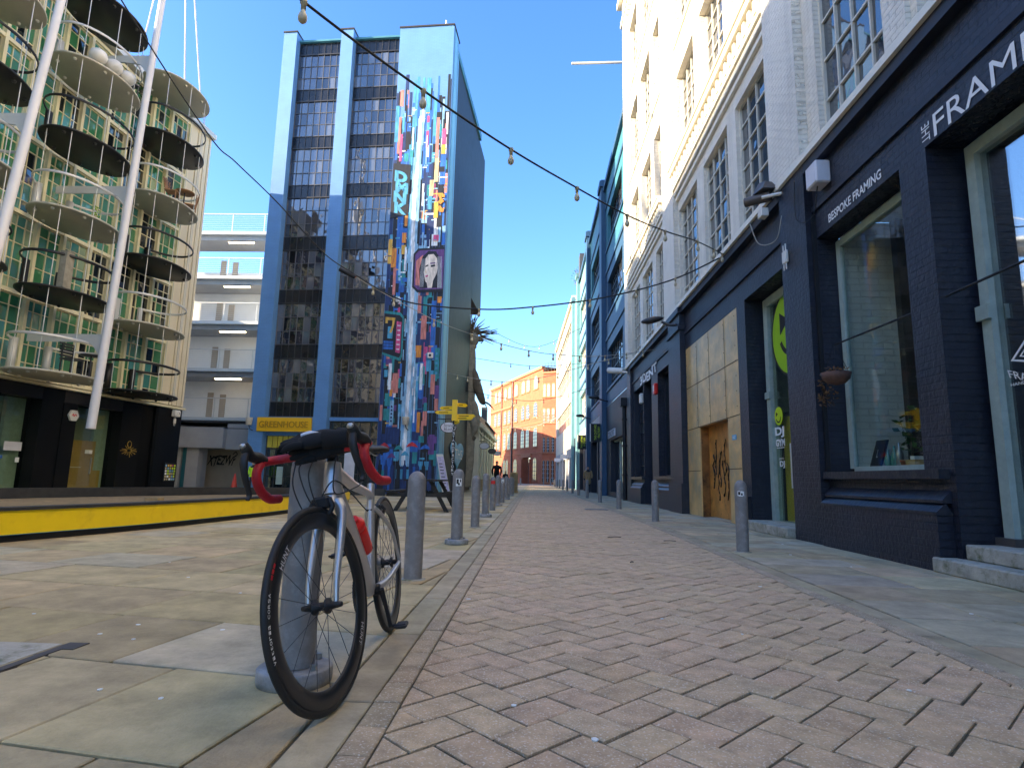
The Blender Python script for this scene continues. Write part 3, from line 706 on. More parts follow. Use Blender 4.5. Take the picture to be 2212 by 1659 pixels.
# room behind
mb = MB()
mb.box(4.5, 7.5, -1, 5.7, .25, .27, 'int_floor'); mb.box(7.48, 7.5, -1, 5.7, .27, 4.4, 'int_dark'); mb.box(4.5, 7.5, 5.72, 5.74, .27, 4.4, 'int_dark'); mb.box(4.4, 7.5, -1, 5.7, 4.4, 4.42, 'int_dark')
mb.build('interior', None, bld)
for i, (y, z, x, h, wd) in enumerate([(5.3, 1.0, 4.75, .8, .5), (4.7, .9, 4.95, 1.1, .7)]):
    root = thing('picture_frame', ['small leaning grey picture frame inside the framing shop door', 'larger wooden picture frame leaning inside the framing shop door'][i], 'picture frame', (x, y, z))
    for a, b, c, d in ((0, .05, 0, h), (wd-.05, wd, 0, h), (.05, wd-.05, 0, .05), (.05, wd-.05, h-.05, h)):
        mb = MB(); mb.hexa([(x+(c)*.15, y-a, z+c), (x+(c)*.15, y-b, z+c), (x+.03+(c)*.15, y-b, z+c), (x+.03+(c)*.15, y-a, z+c), (x+(d)*.15, y-a, z+d), (x+(d)*.15, y-b, z+d), (x+.03+(d)*.15, y-b, z+d), (x+.03+(d)*.15, y-a, z+d)])
        mb.build('frame_bar', ['frame_green', 'wood'][i], root)
mb = MB()
fn = lambda y0, z0, w_, h_, x=4.346: (lambda a, b: (x, y0-a*w_, z0+b*h_))
text(mb, 'FRAMERS', lambda a, b: (4.345, 5.53-a*.5+b*.02, 1.78+b*.075-a*.16))
text(mb, 'HAND CRAFTED', fn(5.53, 1.70, .45, .028)); text(mb, 'S', fn(5.36, 1.56, .06, .07)); text(mb, 'L', fn(5.37, 1.42, .09, .11)); text(mb, 'G', fn(5.35, 1.33, .04, .04))
def tri(y, z, sx, wd):
    P = [(y+sx, z), (y, z+sx*.9), (y-sx, z), (y, z-.25*sx)]
    for i in range(4):
        a, b = P[i], P[(i+1) % 4]; c = (y, z+.2*sx); ia = [a[0]+(c[0]-a[0])*wd, a[1]+(c[1]-a[1])*wd]; ib = [b[0]+(c[0]-b[0])*wd, b[1]+(c[1]-b[1])*wd]
        mb.face([(4.345, *a), (4.345, *b), (4.345, *ib), (4.345, *ia)])
tri(5.2, 1.93, .3, .13); tri(5.2, 1.95, .2, .12)
fbx = [(4.344, 5.55, 2.95)]
mb.split('window_lettering', 'white_letter', bld, gap=.03)
# --- bespoke framing window with its room
mb = MB(); 
fbox(mb, FR, 6.22, 6.34, 1.0, 4.14, .24, .3); fbox(mb, FR, 8.0, 8.1, 1.0, 4.14, .24, .3); fbox(mb, FR, 6.34, 8.0, 4.04, 4.14, .24, .3); fbox(mb, FR, 6.34, 8.0, .955, 1.02, .24, .3)
sf = mb.build('shop_window', 'frame_green', bld); mb = MB(); fbox(mb, FR, 6.34, 8.0, 1.02, 4.04, .265, .275); mb.build('pane', 'glass_shop', sf)
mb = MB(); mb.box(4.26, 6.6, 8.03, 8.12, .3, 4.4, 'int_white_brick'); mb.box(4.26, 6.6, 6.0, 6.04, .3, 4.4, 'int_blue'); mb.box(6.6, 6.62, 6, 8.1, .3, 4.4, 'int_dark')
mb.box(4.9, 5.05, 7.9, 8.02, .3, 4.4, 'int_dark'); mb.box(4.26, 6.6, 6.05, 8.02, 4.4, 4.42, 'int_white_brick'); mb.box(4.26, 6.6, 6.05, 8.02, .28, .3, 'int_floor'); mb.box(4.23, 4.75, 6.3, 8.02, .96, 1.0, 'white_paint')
mb.box(5.06, 5.3, 7.98, 8.02, .3, 4.4, 'int_dark'); mb.box(5.31, 6.59, 7.98, 8.02, .3, 4.4, 'int_blue')  # dark panels paint in the dark reflection on the right of the pane
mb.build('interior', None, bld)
def small(name, label, cat_, fn_, mat=None): mb = MB(); fn_(mb); return tag(mb.build(name, mat), label, cat_)
small('black_board', 'black menu board propped on the framing shop window sill', 'board', lambda m: (m.hexa([(4.34, 7.93, 1.0), (4.34, 7.70, 1.0), (4.37, 7.70, 1.0), (4.37, 7.93, 1.0), (4.44, 7.90, 1.36), (4.44, 7.67, 1.36), (4.47, 7.67, 1.36), (4.47, 7.90, 1.36)], 'black'), text(m, 'L', lambda a, b: (4.38+b*.03-.004, 7.82-a*.03, 1.14+b*.1), 'white_letter')))
for i, (y, c_) in enumerate([(7.6, 'glass_teal'), (7.5, 'glass_teal'), (7.43, 'steel')]):
    small('bottle', ['squat glass bottle on the shop sill beside the black board', 'tall glass bottle on the shop sill, middle of three', 'small metal bottle on the shop sill nearest the flowerpot'][i], 'bottle', lambda m: m.lathe([(0, 0), (.04, 0), (.042, .12+.03*i), (.015, .17+.04*i), (.014, .23+.04*i), (0, .23+.04*i)], c=(4.4+.02*i, y, 1.0), seg=14), c_)
small('flowerpot', 'small terracotta red pot on the framing shop sill', 'pot', lambda m: (m.lathe([(0, 0), (.045, 0), (.06, .07), (.065, .07), (.065, .09), (0, .09)], c=(4.42, 7.28, 1.0), seg=16)), 'red_brick')
small('parcel_box', 'small open brown cardboard box on the shop sill', 'box', lambda m: (m.box(4.35, 4.5, 7.0, 7.18, 1.0, 1.09, 'cardboard'), m.box(4.36, 4.49, 7.02, 7.1, 1.091, 1.13, 'white_letter')))
small('paint_tin', 'little tin with a white label at the right end of the sill', 'tin', lambda m: (m.lathe([(0, 0), (.04, 0), (.04, .1), (0, .1)], c=(4.38, 6.78, 1.0), seg=14, mat='steel'), m.box(4.335, 4.34, 6.76, 6.8, 1.02, 1.08, 'white_letter')))
def plant(name, label, c, h, n, spread, lm, stem='bark', leaf=.05):
    root = thing(name, label, 'plant', c); mb = MB(); sb = MB(); rr = random.Random(n)
    for k in range(n):
        a = rr.uniform(0, 6.28); t = rr.random()**.7; r_ = spread*rr.random()*(1 if t > .3 else .5); p = Vector(c)+Vector((r_*math.cos(a)*.6, r_*math.sin(a), h*t))
        d1 = Vector((rr.uniform(-1, 1), rr.uniform(-1, 1), rr.uniform(-.5, .6))).normalized(); d2 = d1.cross(Vector((rr.uniform(-1, 1), rr.uniform(-1, 1), 1))).normalized(); l = leaf*rr.uniform(.6, 1.4)
        mb.face([p, p+d1*l*.5+d2*l*.3, p+d1*l, p+d1*l*.5-d2*l*.3])
        if k % 6 == 0: sb.tube([Vector(c), Vector(c)*.5+p*.5+Vector((0, 0, .05)), p], .004, 4)
    mb.build('foliage', lm, root); sb.build('stem', stem, root)
plant('tall_pot_plant', 'tall leafy green plant inside the framing shop window', (4.75, 6.95, 1.15), 1.1, 260, .33, 'leaf', leaf=.11)
plant('small_pot_plant', 'smaller dark leaved plant beside the white brick wall of the shop', (4.6, 7.45, 1.0), .75, 60, .18, 'leaf', leaf=.09)
for i, (y, z, lab) in enumerate([(7.66, 2.17, 'hanging basket with dry trailing brown plants outside the framing window'), (6.4, 2.16, 'bare round hanging basket behind glass right of the framing window')]):
    x = 3.86 if i == 0 else 4.5
    root = thing('hanging_basket', lab, 'hanging basket', (x, y, z)); mb = MB()
    mb.lathe([(.0, -.13), (.10, -.11), (.16, -.05), (.18, .03), (.17, .03), (.0, .0)], c=(x, y, z), seg=20); mb.build('bowl', 'terracotta', root)
    mb = MB()
    for a in (0, 2.1, 4.2): mb.tube([(x+.17*math.cos(a), y+.17*math.sin(a), z+.03), (x, y, z+.42)], .004, 4)
    mb.build('chain', 'black', root)
    if i == 0:
        mb = MB()
        for k in range(170):
            a = R.uniform(1.2, 2.6) if k < 90 else R.uniform(0, 6.28); r_ = .17+.03*R.random() if k < 90 else .15*R.random(); p = Vector((x+r_*math.cos(a), y+r_*math.sin(a), z-R.random()*.36 if k < 90 else z+R.random()*.1))
            d1 = Vector((R.uniform(-1, 1), R.uniform(-1, 1), R.uniform(-1, 1))).normalized()*.04; d2 = Vector((R.uniform(-1, 1), R.uniform(-1, 1), R.uniform(-1, 1))).normalized()*.02
            mb.face([p, p+d1+d2, p+d1*1.4, p+d1-d2])
        mb.build('dry_plant', 'dry_leaf', root)
for i, (a, b, y0, y1) in enumerate([(2.61, 2.58, 7.85, 6.22), (2.60, 2.62, 5.7, 3.3)]):
    tag((lambda m: (m.tube([(3.96, y0, a), (3.97, y1, b)], .013, 8), m.build('security_bar', 'black'))[1])(MB()), ['thin black bar across the bespoke framing window', 'thin black bar across the framing shop doorway'][i], 'bar')
# --- sticker style gym door bay
mb = MB(); fbox(mb, FR, 10.78, 10.95, .15, 4.15, .3, .42); fbox(mb, FR, 9.06, 10.78, 4.0, 4.15, .3, .42); fbox(mb, FR, 10.76, 10.97, 2.3, 2.42, .27, .3); mb.build('door_frame', 'frame_green', bld)
mb = MB(); fbox(mb, FR, 9.06, 10.78, .15, 4.0, .36, .372); mb.build('shop_glass', 'glass_gym', bld)
mb = MB(); fbox(mb, FR, 9.06, 10.72, .16, 1.95, .46, .5, 'int_ochre'); fbox(mb, FR, 10.68, 10.75, .16, 2.1, .44, .459, 'black'); fbox(mb, FR, 9.3, 10.9, 1.97, 2.02, .44, .5, 'black')
fbox(mb, FR, 9.2, 11, 2.03, 4.3, 1.2, 1.25, 'gym_glass_back'); fbox(mb, FR, 9.2, 9.24, .1, 4.3, .44, 1.2, 'gym_glass_back'); fbox(mb, FR, 10.98, 11.02, .1, 4.3, .44, 1.2, 'gym_glass_back'); fbox(mb, FR, 9.2, 11, 4.3, 4.32, .44, 1.2, 'gym_glass_back'); fbox(mb, FR, 9.25, 10.97, .1, .14, .44, 1.2, 'int_floor')
mb.build('interior', None, bld)
def disc(mb, y, z, r, x, mat, n=40, squ=1): mb.face([(x, y+r*math.cos(6.2832*k/n), z+r*squ*math.sin(6.2832*k/n)) for k in range(n)], mat)
mb = MB(); gx = 4.303
disc(mb, 9.95, 3.35, .78, gx, 'black'); disc(mb, 9.95, 3.35, .73, gx-.003, 'lime'); 
mb.face([(gx-.006, 10.35, 3.75), (gx-.006, 10.35, 3.35), (gx-.006, 10.0, 3.55)], 'black')
def arc(mb, y, z, r0, r1, a0, a1, x, mat, n=16):
    for k in range(n):
        t0 = a0+(a1-a0)*k/n; t1 = a0+(a1-a0)*(k+1)/n
        mb.face([(x, y-r0*math.cos(t0), z+r0*math.sin(t0)), (x, y-r1*math.cos(t0), z+r1*math.sin(t0)), (x, y-r1*math.cos(t1), z+r1*math.sin(t1)), (x, y-r0*math.cos(t1), z+r0*math.sin(t1))], mat)
arc(mb, 9.95, 3.4, .38, .47, rad(205), rad(330), gx-.006, 'black'); mb.face([(gx-.006, 9.75, 3.75), (gx-.006, 9.75, 3.35), (gx-.006, 9.55, 3.55)], 'black')
disc(mb, 10.6, 1.96, .17, gx, 'lime_bright', squ=.95); mb.face([(gx-.003, 10.70, 2.04), (gx-.003, 10.70, 1.95), (gx-.003, 10.62, 2.0)], 'black'); arc(mb, 10.6, 1.95, .085, .11, rad(200), rad(355), gx-.003, 'black')
T = lambda y0, z0, w_, h_: (lambda a, b: (gx, y0-a*w_, z0+b*h_))
text(mb, 'DJ', T(10.78, 1.58, .38, .19), 'white_letter', bold=.04); text(mb, 'GYM', T(10.77, 1.43, .38, .13), 'white_letter', bold=.04); fbox(mb, FR, 10.42, 10.74, 1.40, 1.412, .352, .354, 'white_letter')
text(mb, 'LEARN TO', T(10.67, 1.2, .2, .035), 'white_letter'); text(mb, 'DJ', T(10.64, 1.05, .2, .13), 'white_letter', bold=.03)
mb.split('door_graphic', None, bld, gap=.04)
mb = MB(); mb.tube([(4.24, 10.02, .72), (4.24, 10.02, 1.45)], .014, 8); mb.tube([(4.24, 10.02, .8), (4.3, 10.02, .8)], .01, 6); mb.tube([(4.24, 10.02, 1.38), (4.3, 10.02, 1.38)], .01, 6); mb.build('door_handle', 'pale_metal', bld)
# --- copper cladding
mb = MB()
fbox(mb, FR, 12.25, 14.3, 2.075, 4.19, .0, .03, 'copper'); fbox(mb, FR, 14.31, 15.41, .01, 4.19, .0, .03, 'copper'); fbox(mb, FR, 11.51, 12.24, .01, 4.19, .0, .03, 'copper')
mb.build('copper_cladding', None, bld)
mb = MB()
for y in (14.41, 13.42, 12.31): fbox(mb, FR, y-.008, y+.008, 2.08, 4.18, -.004, -.001)
for z in (3.15, 2.085): fbox(mb, FR, 11.52, 15.4, z-.008, z+.008, -.0055, -.0015)
for y0, y1 in ((11.52, 12.23), (14.32, 15.4)): fbox(mb, FR, y0, y1, 1.05, 1.066, -.004, -.001)
for y in (14.41, 13.42, 12.31, 11.6, 15.33):
    k = 2.25
    while k < 4.1: fbox(mb, FR, y+.035, y+.055, k, k+.02, -.006, -.001); k += .3
mb.build('panel_seam', 'rust_line', bld)
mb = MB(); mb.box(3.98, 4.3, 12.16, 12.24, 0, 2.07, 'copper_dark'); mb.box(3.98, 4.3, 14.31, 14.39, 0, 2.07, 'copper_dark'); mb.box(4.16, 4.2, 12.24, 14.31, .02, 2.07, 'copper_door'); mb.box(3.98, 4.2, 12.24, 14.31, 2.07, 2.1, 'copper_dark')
mb.build('doorway_lining', None, bld)
mb = MB()   # dark figure-like drips etched on the copper door
for k in range(9):
    y = 13.9-.16*k+R.uniform(-.05, .05); z = R.uniform(.35, 1.0); pts = []
    for j in range(7): pts.append((4.156, y+R.uniform(-.08, .08), z+j*.13))
    mb.tube(cat(pts, 3), [.01+.022*R.random() for _ in range(19)], 6, flat=.15, up=(1, 0, 0))
mb.build('etched_drawing', 'black', bld)
mb = MB(); fbox(mb, FR, 11.75, 11.98, 1.62, 1.72, -.012, -.002, 'sign_blue'); fbox(mb, FR, 11.79, 11.95, 1.68, 1.69, -.016, -.0125, 'white_letter'); fbox(mb, FR, 11.81, 11.95, 1.65, 1.66, -.016, -.0125, 'white_letter'); mb.build('notice_plate', None, bld)
# --- second shop
def dwin(a, b, z0, z1, cols, rows_, gm='glass_dark', w_=.24): return window(bld, FR, a, b, z0, z1, w_, cols, rows_, 'navy_paint', gm, bar=.03)
dwin(17.05, 19.0, .95, 4.2, 2, 1); dwin(21.5, 23.45, .95, 4.25, 4, 8); dwin(-.6, 1.8, .95, 4.2, 2, 2)
mb = MB(); fbox(mb, FR, 19.98, 21.44, 0, 4.25, .5, .52, 'black'); fbox(mb, FR, 20.6, 20.68, 0, 4.2, .44, .5, 'teal_paint'); mb.build('shop_door', None, bld)
mb = MB(); text(mb, '3DENT', lambda a, b: (3.925, 21.9-a*3.0+b*.12, 4.24+b*.34+.05*math.sin(a*9)), 'white_letter', bold=.035); mb.build('sign_lettering', None, bld)
mb = MB(); text(mb, 'BESPOKE FRAMING', lambda a, b: (3.943, 7.76-a*1.23, 4.27+b*.12), 'white_letter', bold=.02); mb.build('fascia_lettering', None, bld); mb = MB()
text(mb, 'FRAMERS', lambda a, b: (3.943, 5.62-a*1.72, 4.215+b*.245), 'white_letter'); text(mb, 'THE', lambda a, b: (3.943, 5.8-b*.12, 4.235+a*.2), 'white_letter')
mb.build('fascia_lettering', None, bld)
# steps
root = thing('framing_shop_steps', 'two mossy concrete steps below the framing shop door', 'steps', (3.8, 5, 0))
mb = MB(); mb.bbox(3.76, 4.3, 3.0, 5.93, 0.0, .135, .012); mb.build('step', 'concrete', root); mb = MB(); mb.bbox(3.96, 4.4, 3.0, 5.76, .136, .27, .012); mb.build('step', 'concrete', root)
mb = MB(); mb.bbox(3.72, 4.4, 9.06, 11.0, 0.0, .15, .012); tag(mb.build('doorstep', 'concrete'), 'single worn concrete step at the gym door', 'step')
# fixtures on the wall
root = thing('junction_box', 'pale grey cabinet fixed where the navy and white walls meet', 'junction box', (3.8, 7.8, 5)); mb = MB(); mb.bbox(3.74, 3.95, 7.62, 7.92, 4.80, 5.12, .02); mb.build('cabinet', 'sign_grey', root)
mb = MB(); mb.tube(cat([(3.82, 7.75, 4.8), (3.83, 7.95, 4.45), (3.8, 8.38, 4.6), (3.8, 8.39, 5.2)]), .008, 5); mb.build('cable', 'black', root)
root = thing('flood_light', 'rusty floodlight and camera on a bracket above the gym pier', 'floodlight', (3.7, 9.2, 5.3)); mb = MB()
mb.tube([(3.42, 9.35, 5.33), (3.74, 9.1, 5.33)], [.075, .085], 12); mb.hexa([(3.5, 9.25, 5.40), (3.58, 9.0, 5.42), (3.82, 9.0, 5.42), (3.78, 9.3, 5.40), (3.6, 9.22, 5.60), (3.66, 9.08, 5.58), (3.76, 9.08, 5.56), (3.72, 9.2, 5.58)]); mb.build('lamp_body', 'iron_cover', root)
mb = MB(); mb.tube([(3.6, 9.1, 5.3), (3.95, 8.85, 5.28)], .03, 8); mb.bbox(3.6, 3.72, 9.15, 9.32, 5.02, 5.16, .01); mb.build('bracket', 'pale_metal', root)
mb = MB(); mb.tube(cat([(3.5, 9.4, 5.0), (3.6, 9.3, 4.6), (3.75, 9.0, 4.55), (3.81, 8.9, 4.9)]), .009, 5); mb.build('cable', 'cable_pale', root)
def sensor(y, z, x, label, s=1):
    root = thing('wireless_antenna', label, 'antenna', (x, y, z)); mb = MB(); mb.bbox(x-.05, x, y-.07*s, y+.07*s, z-.1*s, z+.1*s, .012); mb.build('box', 'pot_white', root)
    for a in (-.04, .04):
        for q in (1, -1): mb = MB(); mb.tube([(x-.03, y+a*s, z+q*.1*s), (x-.03, y+a*s, z+q*.2*s)], .011, 7); mb.build('aerial', 'pot_white', root)
sensor(8.84, 4.2, 3.83, 'white box with four stub aerials on the navy gym pier')
root = thing('street_lamp', 'dark wall mounted street lamp on the navy column beside the copper wall', 'street lamp', (3.8, 16, 5.2)); mb = MB()
mb.ell((3.25, 16.2, 5.2), (.32, .11, .09), mtx=Matrix.Rotation(rad(-12), 3, 'Y')); mb.build('lamp_head', 'steel_dark', root); mb = MB(); mb.tube([(3.5, 16.1, 5.12), (3.7, 15.95, 5.0), (3.82, 15.85, 4.98)], .04, 8); mb.build('arm', 'steel_dark', root)
mb = MB(); mb.ell((3.23, 16.2, 5.17), (.24, .085, .07), mtx=Matrix.Rotation(rad(-12), 3, 'Y')); mb.build('lens', 'terracotta', root)
for i, (y, z) in enumerate([(21.5, 3.75), (19.0, 3.72)]):
    root = thing('alarm_box', ['white alarm box between the two windows of the dark shop', 'red and white alarm box by the dark shop door'][i], 'alarm box', (3.93, y, z)); mb = MB(); mb.bbox(3.82, 3.94, y-.14, y+.14, z-.2, z+.16, .03); mb.build('case', 'pot_white' if i == 0 else 'red_plastic', root)
    if i: mb = MB(); mb.box(3.812, 3.819, y-.09, y+.09, z-.1, z+.1); mb.build('face_panel', 'pot_white', root)
root = thing('wall_camera', 'white wall camera at the corner of the white and blue buildings', 'camera', (3.7, 24.6, 5.3)); mb = MB(); mb.tube([(3.2, 25.3, 5.45), (3.75, 24.6, 5.3)], .13, 10); mb.build('camera_body', 'pot_white', root); mb = MB(); mb.tube([(3.7, 24.6, 5.25), (3.95, 24.4, 5.2)], .05, 8); mb.build('bracket', 'pot_white', root)
mb = MB(); mb.tube([(3.83, 25.2, .0), (3.83, 25.2, 3.95)], .09, 10); mb.box(3.66, 3.95, 25.02, 25.4, 3.9, 4.25)
for z in (1, 2.2, 3.3): mb.box(3.72, 3.95, 25.08, 25.32, z, z+.07)
tag(mb.build('downpipe', 'black'), 'black cast iron downpipe with hopper between the two shops', 'downpipe')
mb = MB(); mb.tube([(3.95, 25.9, 20.5), (1.55, 25.9, 20.45)], .06, 8); tag(mb.build('roof_boom', 'mast_white'), 'white horizontal boom sticking out over the street from the roof', 'boom')
# ------------------------------------------------------------------ blue and teal warehouse further down on the right
tb = thing('blue_warehouse', 'painted warehouse in deep blue and teal with big gridded windows', 'building', (XW, 40, 0))
bays = [(26.2, 31.6, 'a'), (34.3, 40.6, 'b'), (44.2, 50.4, 'c')]
zr = [(5.55, 7.7), (9.5, 11.5), (13.4, 15.4)]
hb = [(a, b, z0, z1, .3) for a, b, _ in bays for z0, z1 in zr]
for (a, b, c1, c2, top) in ((24.76, 33.0, 'blue_wall', 'teal_wall', 17.35), (33.0, 42.0, 'blue_wall', 'teal_wall', 17.9), (42.0, 58.6, 'aqua_wall', 'aqua_wall', 18.2)):
    for z0, z1, c in ((4.7, 8.6, c1), (8.6, 12.4, c1 if c1 != 'blue_wall' else 'blue_wall'), (12.4, top, c2)):
        mb = MB(); wall(mb, FR, a, b, z0, z1, [h for h in hb if a < h[0] < b and z0 < h[2] < z1], .3); mb.build('wall', c, tb)
mb = MB(); fbox(mb, FR, 24.77, 58.6, 17.0, 17.3, .02, 9); mb.build('roof', 'slate', tb)
mb = MB()
for a, b, c1, c2, top in ((24.76, 32.3, 0, 0, 17.35), (33.4, 41.3, 0, 0, 17.9), (42.4, 51, 0, 0, 18.2)):
    fbox(mb, FR, a, b, top-.2, top+.1, -.16, .2)
    for z0, z1 in zr: fbox(mb, FR, a+.3, b-.3, z0-.12, z0, -.07, .05); fbox(mb, FR, a+.1, b-.1, z1+.55, z1+.75, -.06, .01)
mb.split('string_course', 'blue_wall', tb)
for i, (y, c, top) in enumerate([(32.3, 'blue_wall', 17.9), (41.3, 'blue_wall', 18.7), (51.0, 'aqua_wall', 19.0), (57.6, 'aqua_wall', 18.8)]):
    mb = MB(); fbox(mb, FR, y, y+1.05, 0, top, -.26, .01); fbox(mb, FR, y-.1, y+1.15, top-.45, top-.1, -.36, .01); mb.build('pillar', c, tb)
for a, b, k in bays:
    for z0, z1 in zr: window(tb, FR, a, b, z0, z1, .22, 7, 4, 'white_paint' if k == 'c' else 'steel_dark', 'glass_sky', bar=.05)
mb = MB(); wall(mb, FR, 24.76, 58.6, 0, 4.69, [(26.2, 30.7, .25, 2.8, .35), (35.2, 36.6, 0, 3.2, .5), (37, 40.8, 0, 3.3, .4), (43.5, 46, 0, 3.4, .4), (47, 50.6, 0, 3.4, .4)], .35)
mb.build('ground_floor_wall', 'navy_paint', tb)
mb = MB()
fbox(mb, FR, 33.2, 33.95, 0, 3.1, -.05, .0, 'render_grey'); fbox(mb, FR, 43.0, 51, 3.7, 4.68, -.03, .0, 'far_white'); fbox(mb, FR, 34.3, 41, 3.75, 4.6, -.03, 0, 'render_grey')
fbox(mb, FR, 35.2, 36.6, 0, 3.2, .48, .5, 'blue_wall'); fbox(mb, FR, 37, 40.8, 0, 3.3, .38, .4, 'blue_wall'); fbox(mb, FR, 43.5, 46, 0, 3.4, .36, .4, 'black'); fbox(mb, FR, 47, 50.6, 0, 3.4, .36, .4, 'black')
fbox(mb, FR, 37.5, 38.6, 1.25, 2.1, .35, .38, 'sign_grey'); mb.split('doorway', None, tb)
mb = MB(); fbox(mb, FR, 26.2, 26.32, .25, 2.8, .2, .3); fbox(mb, FR, 28.7, 28.9, .25, 2.8, .2, .3); fbox(mb, FR, 26.3, 30.7, 2.7, 2.8, .2, .3); o = mb.build('shop_window', 'frame_green', tb)
mb = MB(); fbox(mb, FR, 26.32, 30.7, .25, 2.7, .25, .26); mb.build('pane', 'glass_sky', o)
mb = MB(); fbox(mb, FR, 28.8, 31.3, 2.93, 3.3, -.06, -.001, 'sign_grey'); text(mb, 'CONCEPT', lambda a, b: (3.885, 31.2-a*2.3, 2.98+b*.26), 'black'); mb.build('shop_sign', None, tb)
# projecting black signs
for i, (y, x0, z0) in enumerate([(33.0, 3.12, 2.9), (42.0, 3.1, 2.93)]):
    root = thing('projecting_sign', ['black projecting sign with yellow vertical words, nearer of the two by the blue doorway', 'black projecting sign with yellow vertical words, farther one over the dark shopfront'][i], 'sign', (x0, y, z0))
    mb = MB(); mb.box(x0+.06, x0+.78, y, y+.08, z0, z0+.98, 'black'); mb.box(x0, x0+.055, y-.005, y+.085, z0, z0+.98, 'pot_white'); mb.build('board', None, root)
    mb = MB(); text(mb, 'THE CUSTARD', lambda a, b: (x0+.36-b*.12, y-.004, z0+.08+a*.85), 'lime_bright'); text(mb, 'FACTORY', lambda a, b: (x0+.55-b*.12, y-.004, z0+.22+a*.6), 'lime_bright'); mb.split('lettering', None, root)
for i, y in enumerate([31.6, 40.9]):
    root = thing('swan_lamp', ['small dark lamp bracket on the nearer blue pillar', 'small dark lamp bracket on the farther blue pillar'][i], 'lamp', (3.6, y, 5.0)); mb = MB(); mb.ell((3.2, y, 5.15), (.3, .14, .1)); mb.build('lamp_head', 'steel_dark', root); mb = MB(); mb.tube([(3.3, y, 5.1), (3.95, y+.1, 4.95)], .04, 6); mb.build('arm', 'steel_dark', root)
plant('buddleia', 'small bare shrub growing from the parapet of the aqua wall', (3.7, 52.5, 18.3), 1.6, 90, .8, 'bark', leaf=.12)
mb = MB(); mb.box(3.8, 4.6, 49.5, 50.6, 18.0, 20.2); tag(mb.build('chimney_stack', 'slate'), 'dark square chimney block rising behind the aqua parapet', 'chimney')
# ------------------------------------------------------------------ pale building
t = Vector((3.28-3.95, 83.6-59.3)); FW = Fr((3.95, 59.3), t, (t.y, -t.x))
fw = thing('pale_office_building', 'long pale office building with close white window ribs at the far right', 'building', (3.7, 70, 0))
hs = [(.6, 24, z0, z1, .25) for z0, z1 in ((6.5, 8.9), (10.95, 13.3), (15.0, 17.6))]
mb = MB(); wall(mb, FW, -.7, 25.5, 4.0, 19.1, hs, .25); fbox(mb, FW, -.7, 25.6, 18.9, 19.3, -.25, .2); mb.face([FW(25.5, 0), FW(25.5, 19.1), FW(25.5, 19.1, 8), FW(25.5, 0, 8)]); mb.face([FW(-.7, 19.1), FW(25.5, 19.1), FW(25.5, 19.1, 8), FW(-.7, 19.1, 8)]); mb.build('wall', 'far_white', fw)
for a, b, z0, z1, d in hs:
    for k in range(12): window(fw, FW, a+k*1.95, a+(k+1)*1.95, z0, z1, .2, 1, 2, 'far_white', 'glass_dark', bar=.06, fw=.13)
mb = MB(); wall(mb, FW, -.7, 25.5, 0, 3.99, [(0, 3.5, 0, 3.1), (4.3, 8, 0, 3.1), (9, 12.5, 0, 3.1), (14, 17, 0, 3.1), (18.5, 24, 0, 3.1)], .3); mb.build('ground_floor_wall', 'render_grey', fw)
mb = MB()
for a, b, c in ((0, 3.5, 'far_dark'), (4.3, 8, 'sign_grey'), (9, 12.5, 'far_dark'), (14, 17, 'pot_white'), (18.5, 24, 'far_white')): fbox(mb, FW, a, b, 0, 3.1, .28, .3, c)
mb.split('shopfront', None, fw)
for i, (y, x0, z0) in enumerate([(62, 2.83, 2.95), (74, 2.67, 2.98)]):
    mb = MB(); mb.box(x0, x0+.75, y, y+.1, z0, z0+.42); tag(mb.build('hanging_sign', 'sign_grey'), ['blank pale projecting sign nearer the camera on the pale building', 'blank pale projecting sign farther away on the pale building'][i], 'sign')
# ------------------------------------------------------------------ red brick building across the end
rb = thing('red_brick_building', 'sunlit red brick factory with arched windows closing the street', 'building', (-1, 110, 0))
tt = Vector((10.6, -27.5)); RB = Fr((-9.06, 127.5), tt, (-tt.y, tt.x)); RB.n = Vector((27.5, 10.6, 0)).normalized(); RL = tt.length
RC = Fr((1.54, 100), (1, -.5), (.5, 1))
def arch_pts(u0, u1, z0, z1, n=8):
    r = (u1-u0)/2; rise = min(r, .45*(u1-u0)); c = (u0+u1)/2
    return [(u0, z0), (u1, z0)]+[(c+r*math.cos(math.pi*k/n), z1-rise+rise*math.sin(math.pi*k/n)) for k in range(n+1)]
def arched(parent, fr, u0, u1, z0, z1, gm='glass_sky'):
    mb = MB(); mb.prism(arch_pts(u0-.18, u1+.18, z0-.02, z1+.2), fr, -.05, .0, 'stone_trim'); fbox(mb, fr, u0-.25, u1+.25, z0-.25, z0-.03, -.14, .01, 'stone_trim')
    o = mb.build('window', None, parent); g_ = MB(); g_.prism(arch_pts(u0, u1, z0, z1), fr, -.056, -.052); g_.build('pane', gm, o)
    b = MB(); c = (u0+u1)/2; fbox(b, fr, c-.05, c+.05, z0, z1-.05, -.075, -.06)
    for k in range(1, 5): z = z0+(z1-z0)*.8*k/4; fbox(b, fr, u0, u1, z-.04, z+.04, -.074, -.061)
    b.build('glazing_bars', 'render_grey', o)
mb = MB(); wall(mb, RB, -.5, RL, 0, 19.7, [(20.1, 24.0, 0, 4.6)], 1.2); wall(mb, RC, 0, 6, 0, 18.7, [], .1)
mb.face([RB(-.5, 19.7), RB(RL, 19.7), RB(RL, 19.7, 8), RB(-.5, 19.7, 8)]); mb.face([RB(-.5, 0), RB(-.5, 19.7), RB(-.5, 19.7, 8), RB(-.5, 0, 8)])
mb.face([RC(0, 18.7), RC(0, 19.7), RC(0, 19.7, 9), RC(0, 18.7, 9)])
mb.build('wall', 'red_brick', rb)
